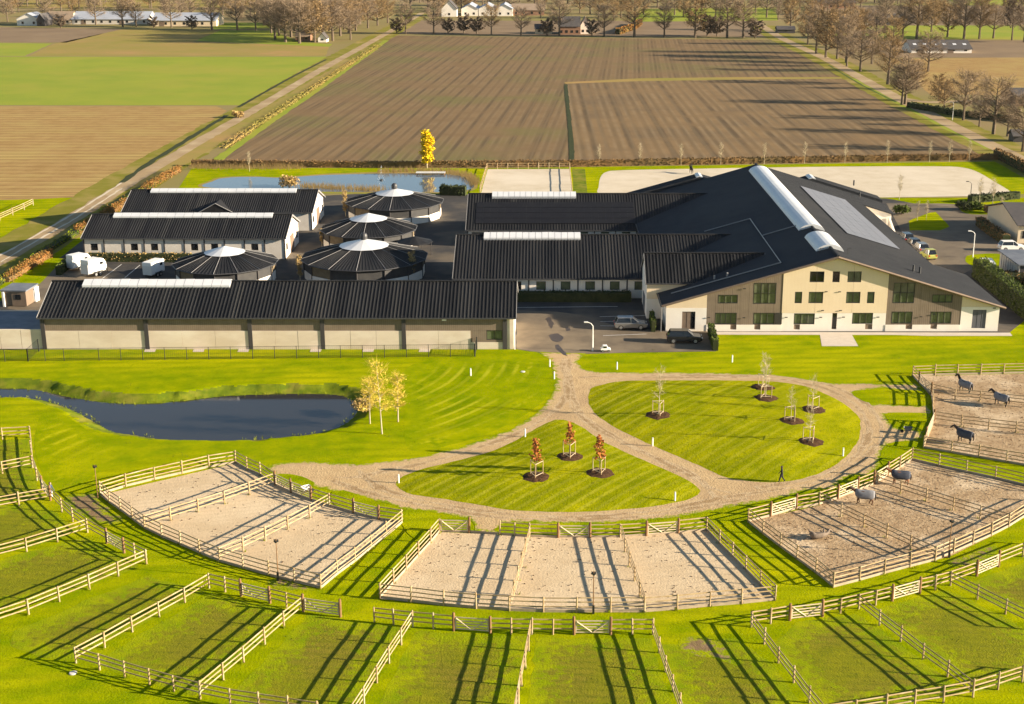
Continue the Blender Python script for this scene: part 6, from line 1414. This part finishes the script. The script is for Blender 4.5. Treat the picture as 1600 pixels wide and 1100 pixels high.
def person(label, u, v, rz, top, legs, pose='walk', z=0.05, hold=None):
    p = G(u, v, z); t = thing('person', label, 'person', p, rz, None)
    s_ = .28 if pose == 'walk' else .06
    if pose == 'sit':
        vs = [(0, 0, .0), (0, 0, .28), (.02, 0, .5), (.04, 0, .6), (.06, 0, .72)]; lg = [((.2, .22, -.12), (.25, .3, -.5), (.38, .3, -.52)), ((.2, -.22, -.12), (.25, -.3, -.5), (.38, -.3, -.52))]
    else:
        vs = [(0, 0, .92), (.01, 0, 1.2), (.02, 0, 1.42), (.03, 0, 1.53), (.05, 0, 1.66)]; lg = [((s_*.55, .1, .5), (s_*.9, .1, .09), (s_*.9+.16, .1, .04)), ((-s_*.25, -.1, .5), (-s_*1.2, -.1, .11), (-s_*1.2+.15, -.1, .04))]
    rad = [(.15, .12), (.14, .11), (.16, .1), .055, .1]; eg = [(0, 1), (1, 2), (2, 3), (3, 4)]
    b = vs[2]
    for i, sd in enumerate((1, -1)):
        k, f, e = lg[i]; o = len(vs); vs += [k, f, e]; rad += [.075, .05, .045]; eg += [(0, o), (o, o+1), (o+1, o+2)]
        sw = -sd*s_*.6 if pose == 'walk' else .12
        o = len(vs); vs += [(b[0], sd*.2, b[2]-.02), (b[0]+sw*.4, sd*.25, b[2]-.3), (b[0]+sw+.1, sd*.23, b[2]-.52), (b[0]+sw+.16, sd*.22, b[2]-.62)]; rad += [.065, .05, .04, .03]; eg += [(2, o), (o, o+1), (o+1, o+2), (o+2, o+3)]
    skinned('body', vs, eg, rad, top, t, 1)
    hz = vs[4]; MB().lathe([(.02, hz[2]+.12), (.075, hz[2]+.11), (.112, hz[2]+.02), (.108, hz[2]-.06), (.09, hz[2]-.08)][::-1], 10, (hz[0]-.02, 0)).build('hair', 'hair', t)
    MB().lathe([(.05, hz[2]-.11), (.085, hz[2]-.05), (.09, hz[2]+.03), (.05, hz[2]+.09)], 10, (hz[0]+.035, 0)).build('face', 'skin', t)
    if pose != 'sit':
        for (k, f, e) in lg: MB().tube([(k[0]*.4, k[1], .88), k, (f[0], f[1], .12)], [.105, .085, .065], 8).build('trouser_leg', legs, t)
    return t
person('person in dark clothes walking on the edge of the big island', 1221, 753, R(170), 'cloth_dark', 'cloth_dark')
person('person in dark top and white trousers at the left ring fence', 80, 779, R(-20), 'cloth_blue', 'cloth_white', 'stand')
horse('dark ridden horse on the big sand arena behind the hall', 1080, 271, R(100), 'horse_dark', None, 'mid', group='ridden horse')
hp = G(1080, 271, .05); o = person('rider in dark clothes on the horse in the back arena', 1080, 271, R(100), 'cloth_dark', 'cloth_dark', 'sit'); o.location = (hp.x, hp.y, 1.62)

# ================================================================== HAZE
hm = bpy.data.materials.new('haze'); hm.use_nodes = True; hm.node_tree.nodes.clear()
pv = hm.node_tree.nodes.new('ShaderNodeVolumePrincipled'); mo = hm.node_tree.nodes.new('ShaderNodeOutputMaterial')
pv.inputs['Color'].default_value = (0.95, 0.90, 0.84, 1); pv.inputs['Density'].default_value = 0.00002; pv.inputs['Anisotropy'].default_value = 0.3
hm.node_tree.links.new(pv.outputs[0], mo.inputs['Volume'])
tag(MB().box(-2500, 2500, -400, 4100, -4, 64).build('haze', hm), kind='stuff')
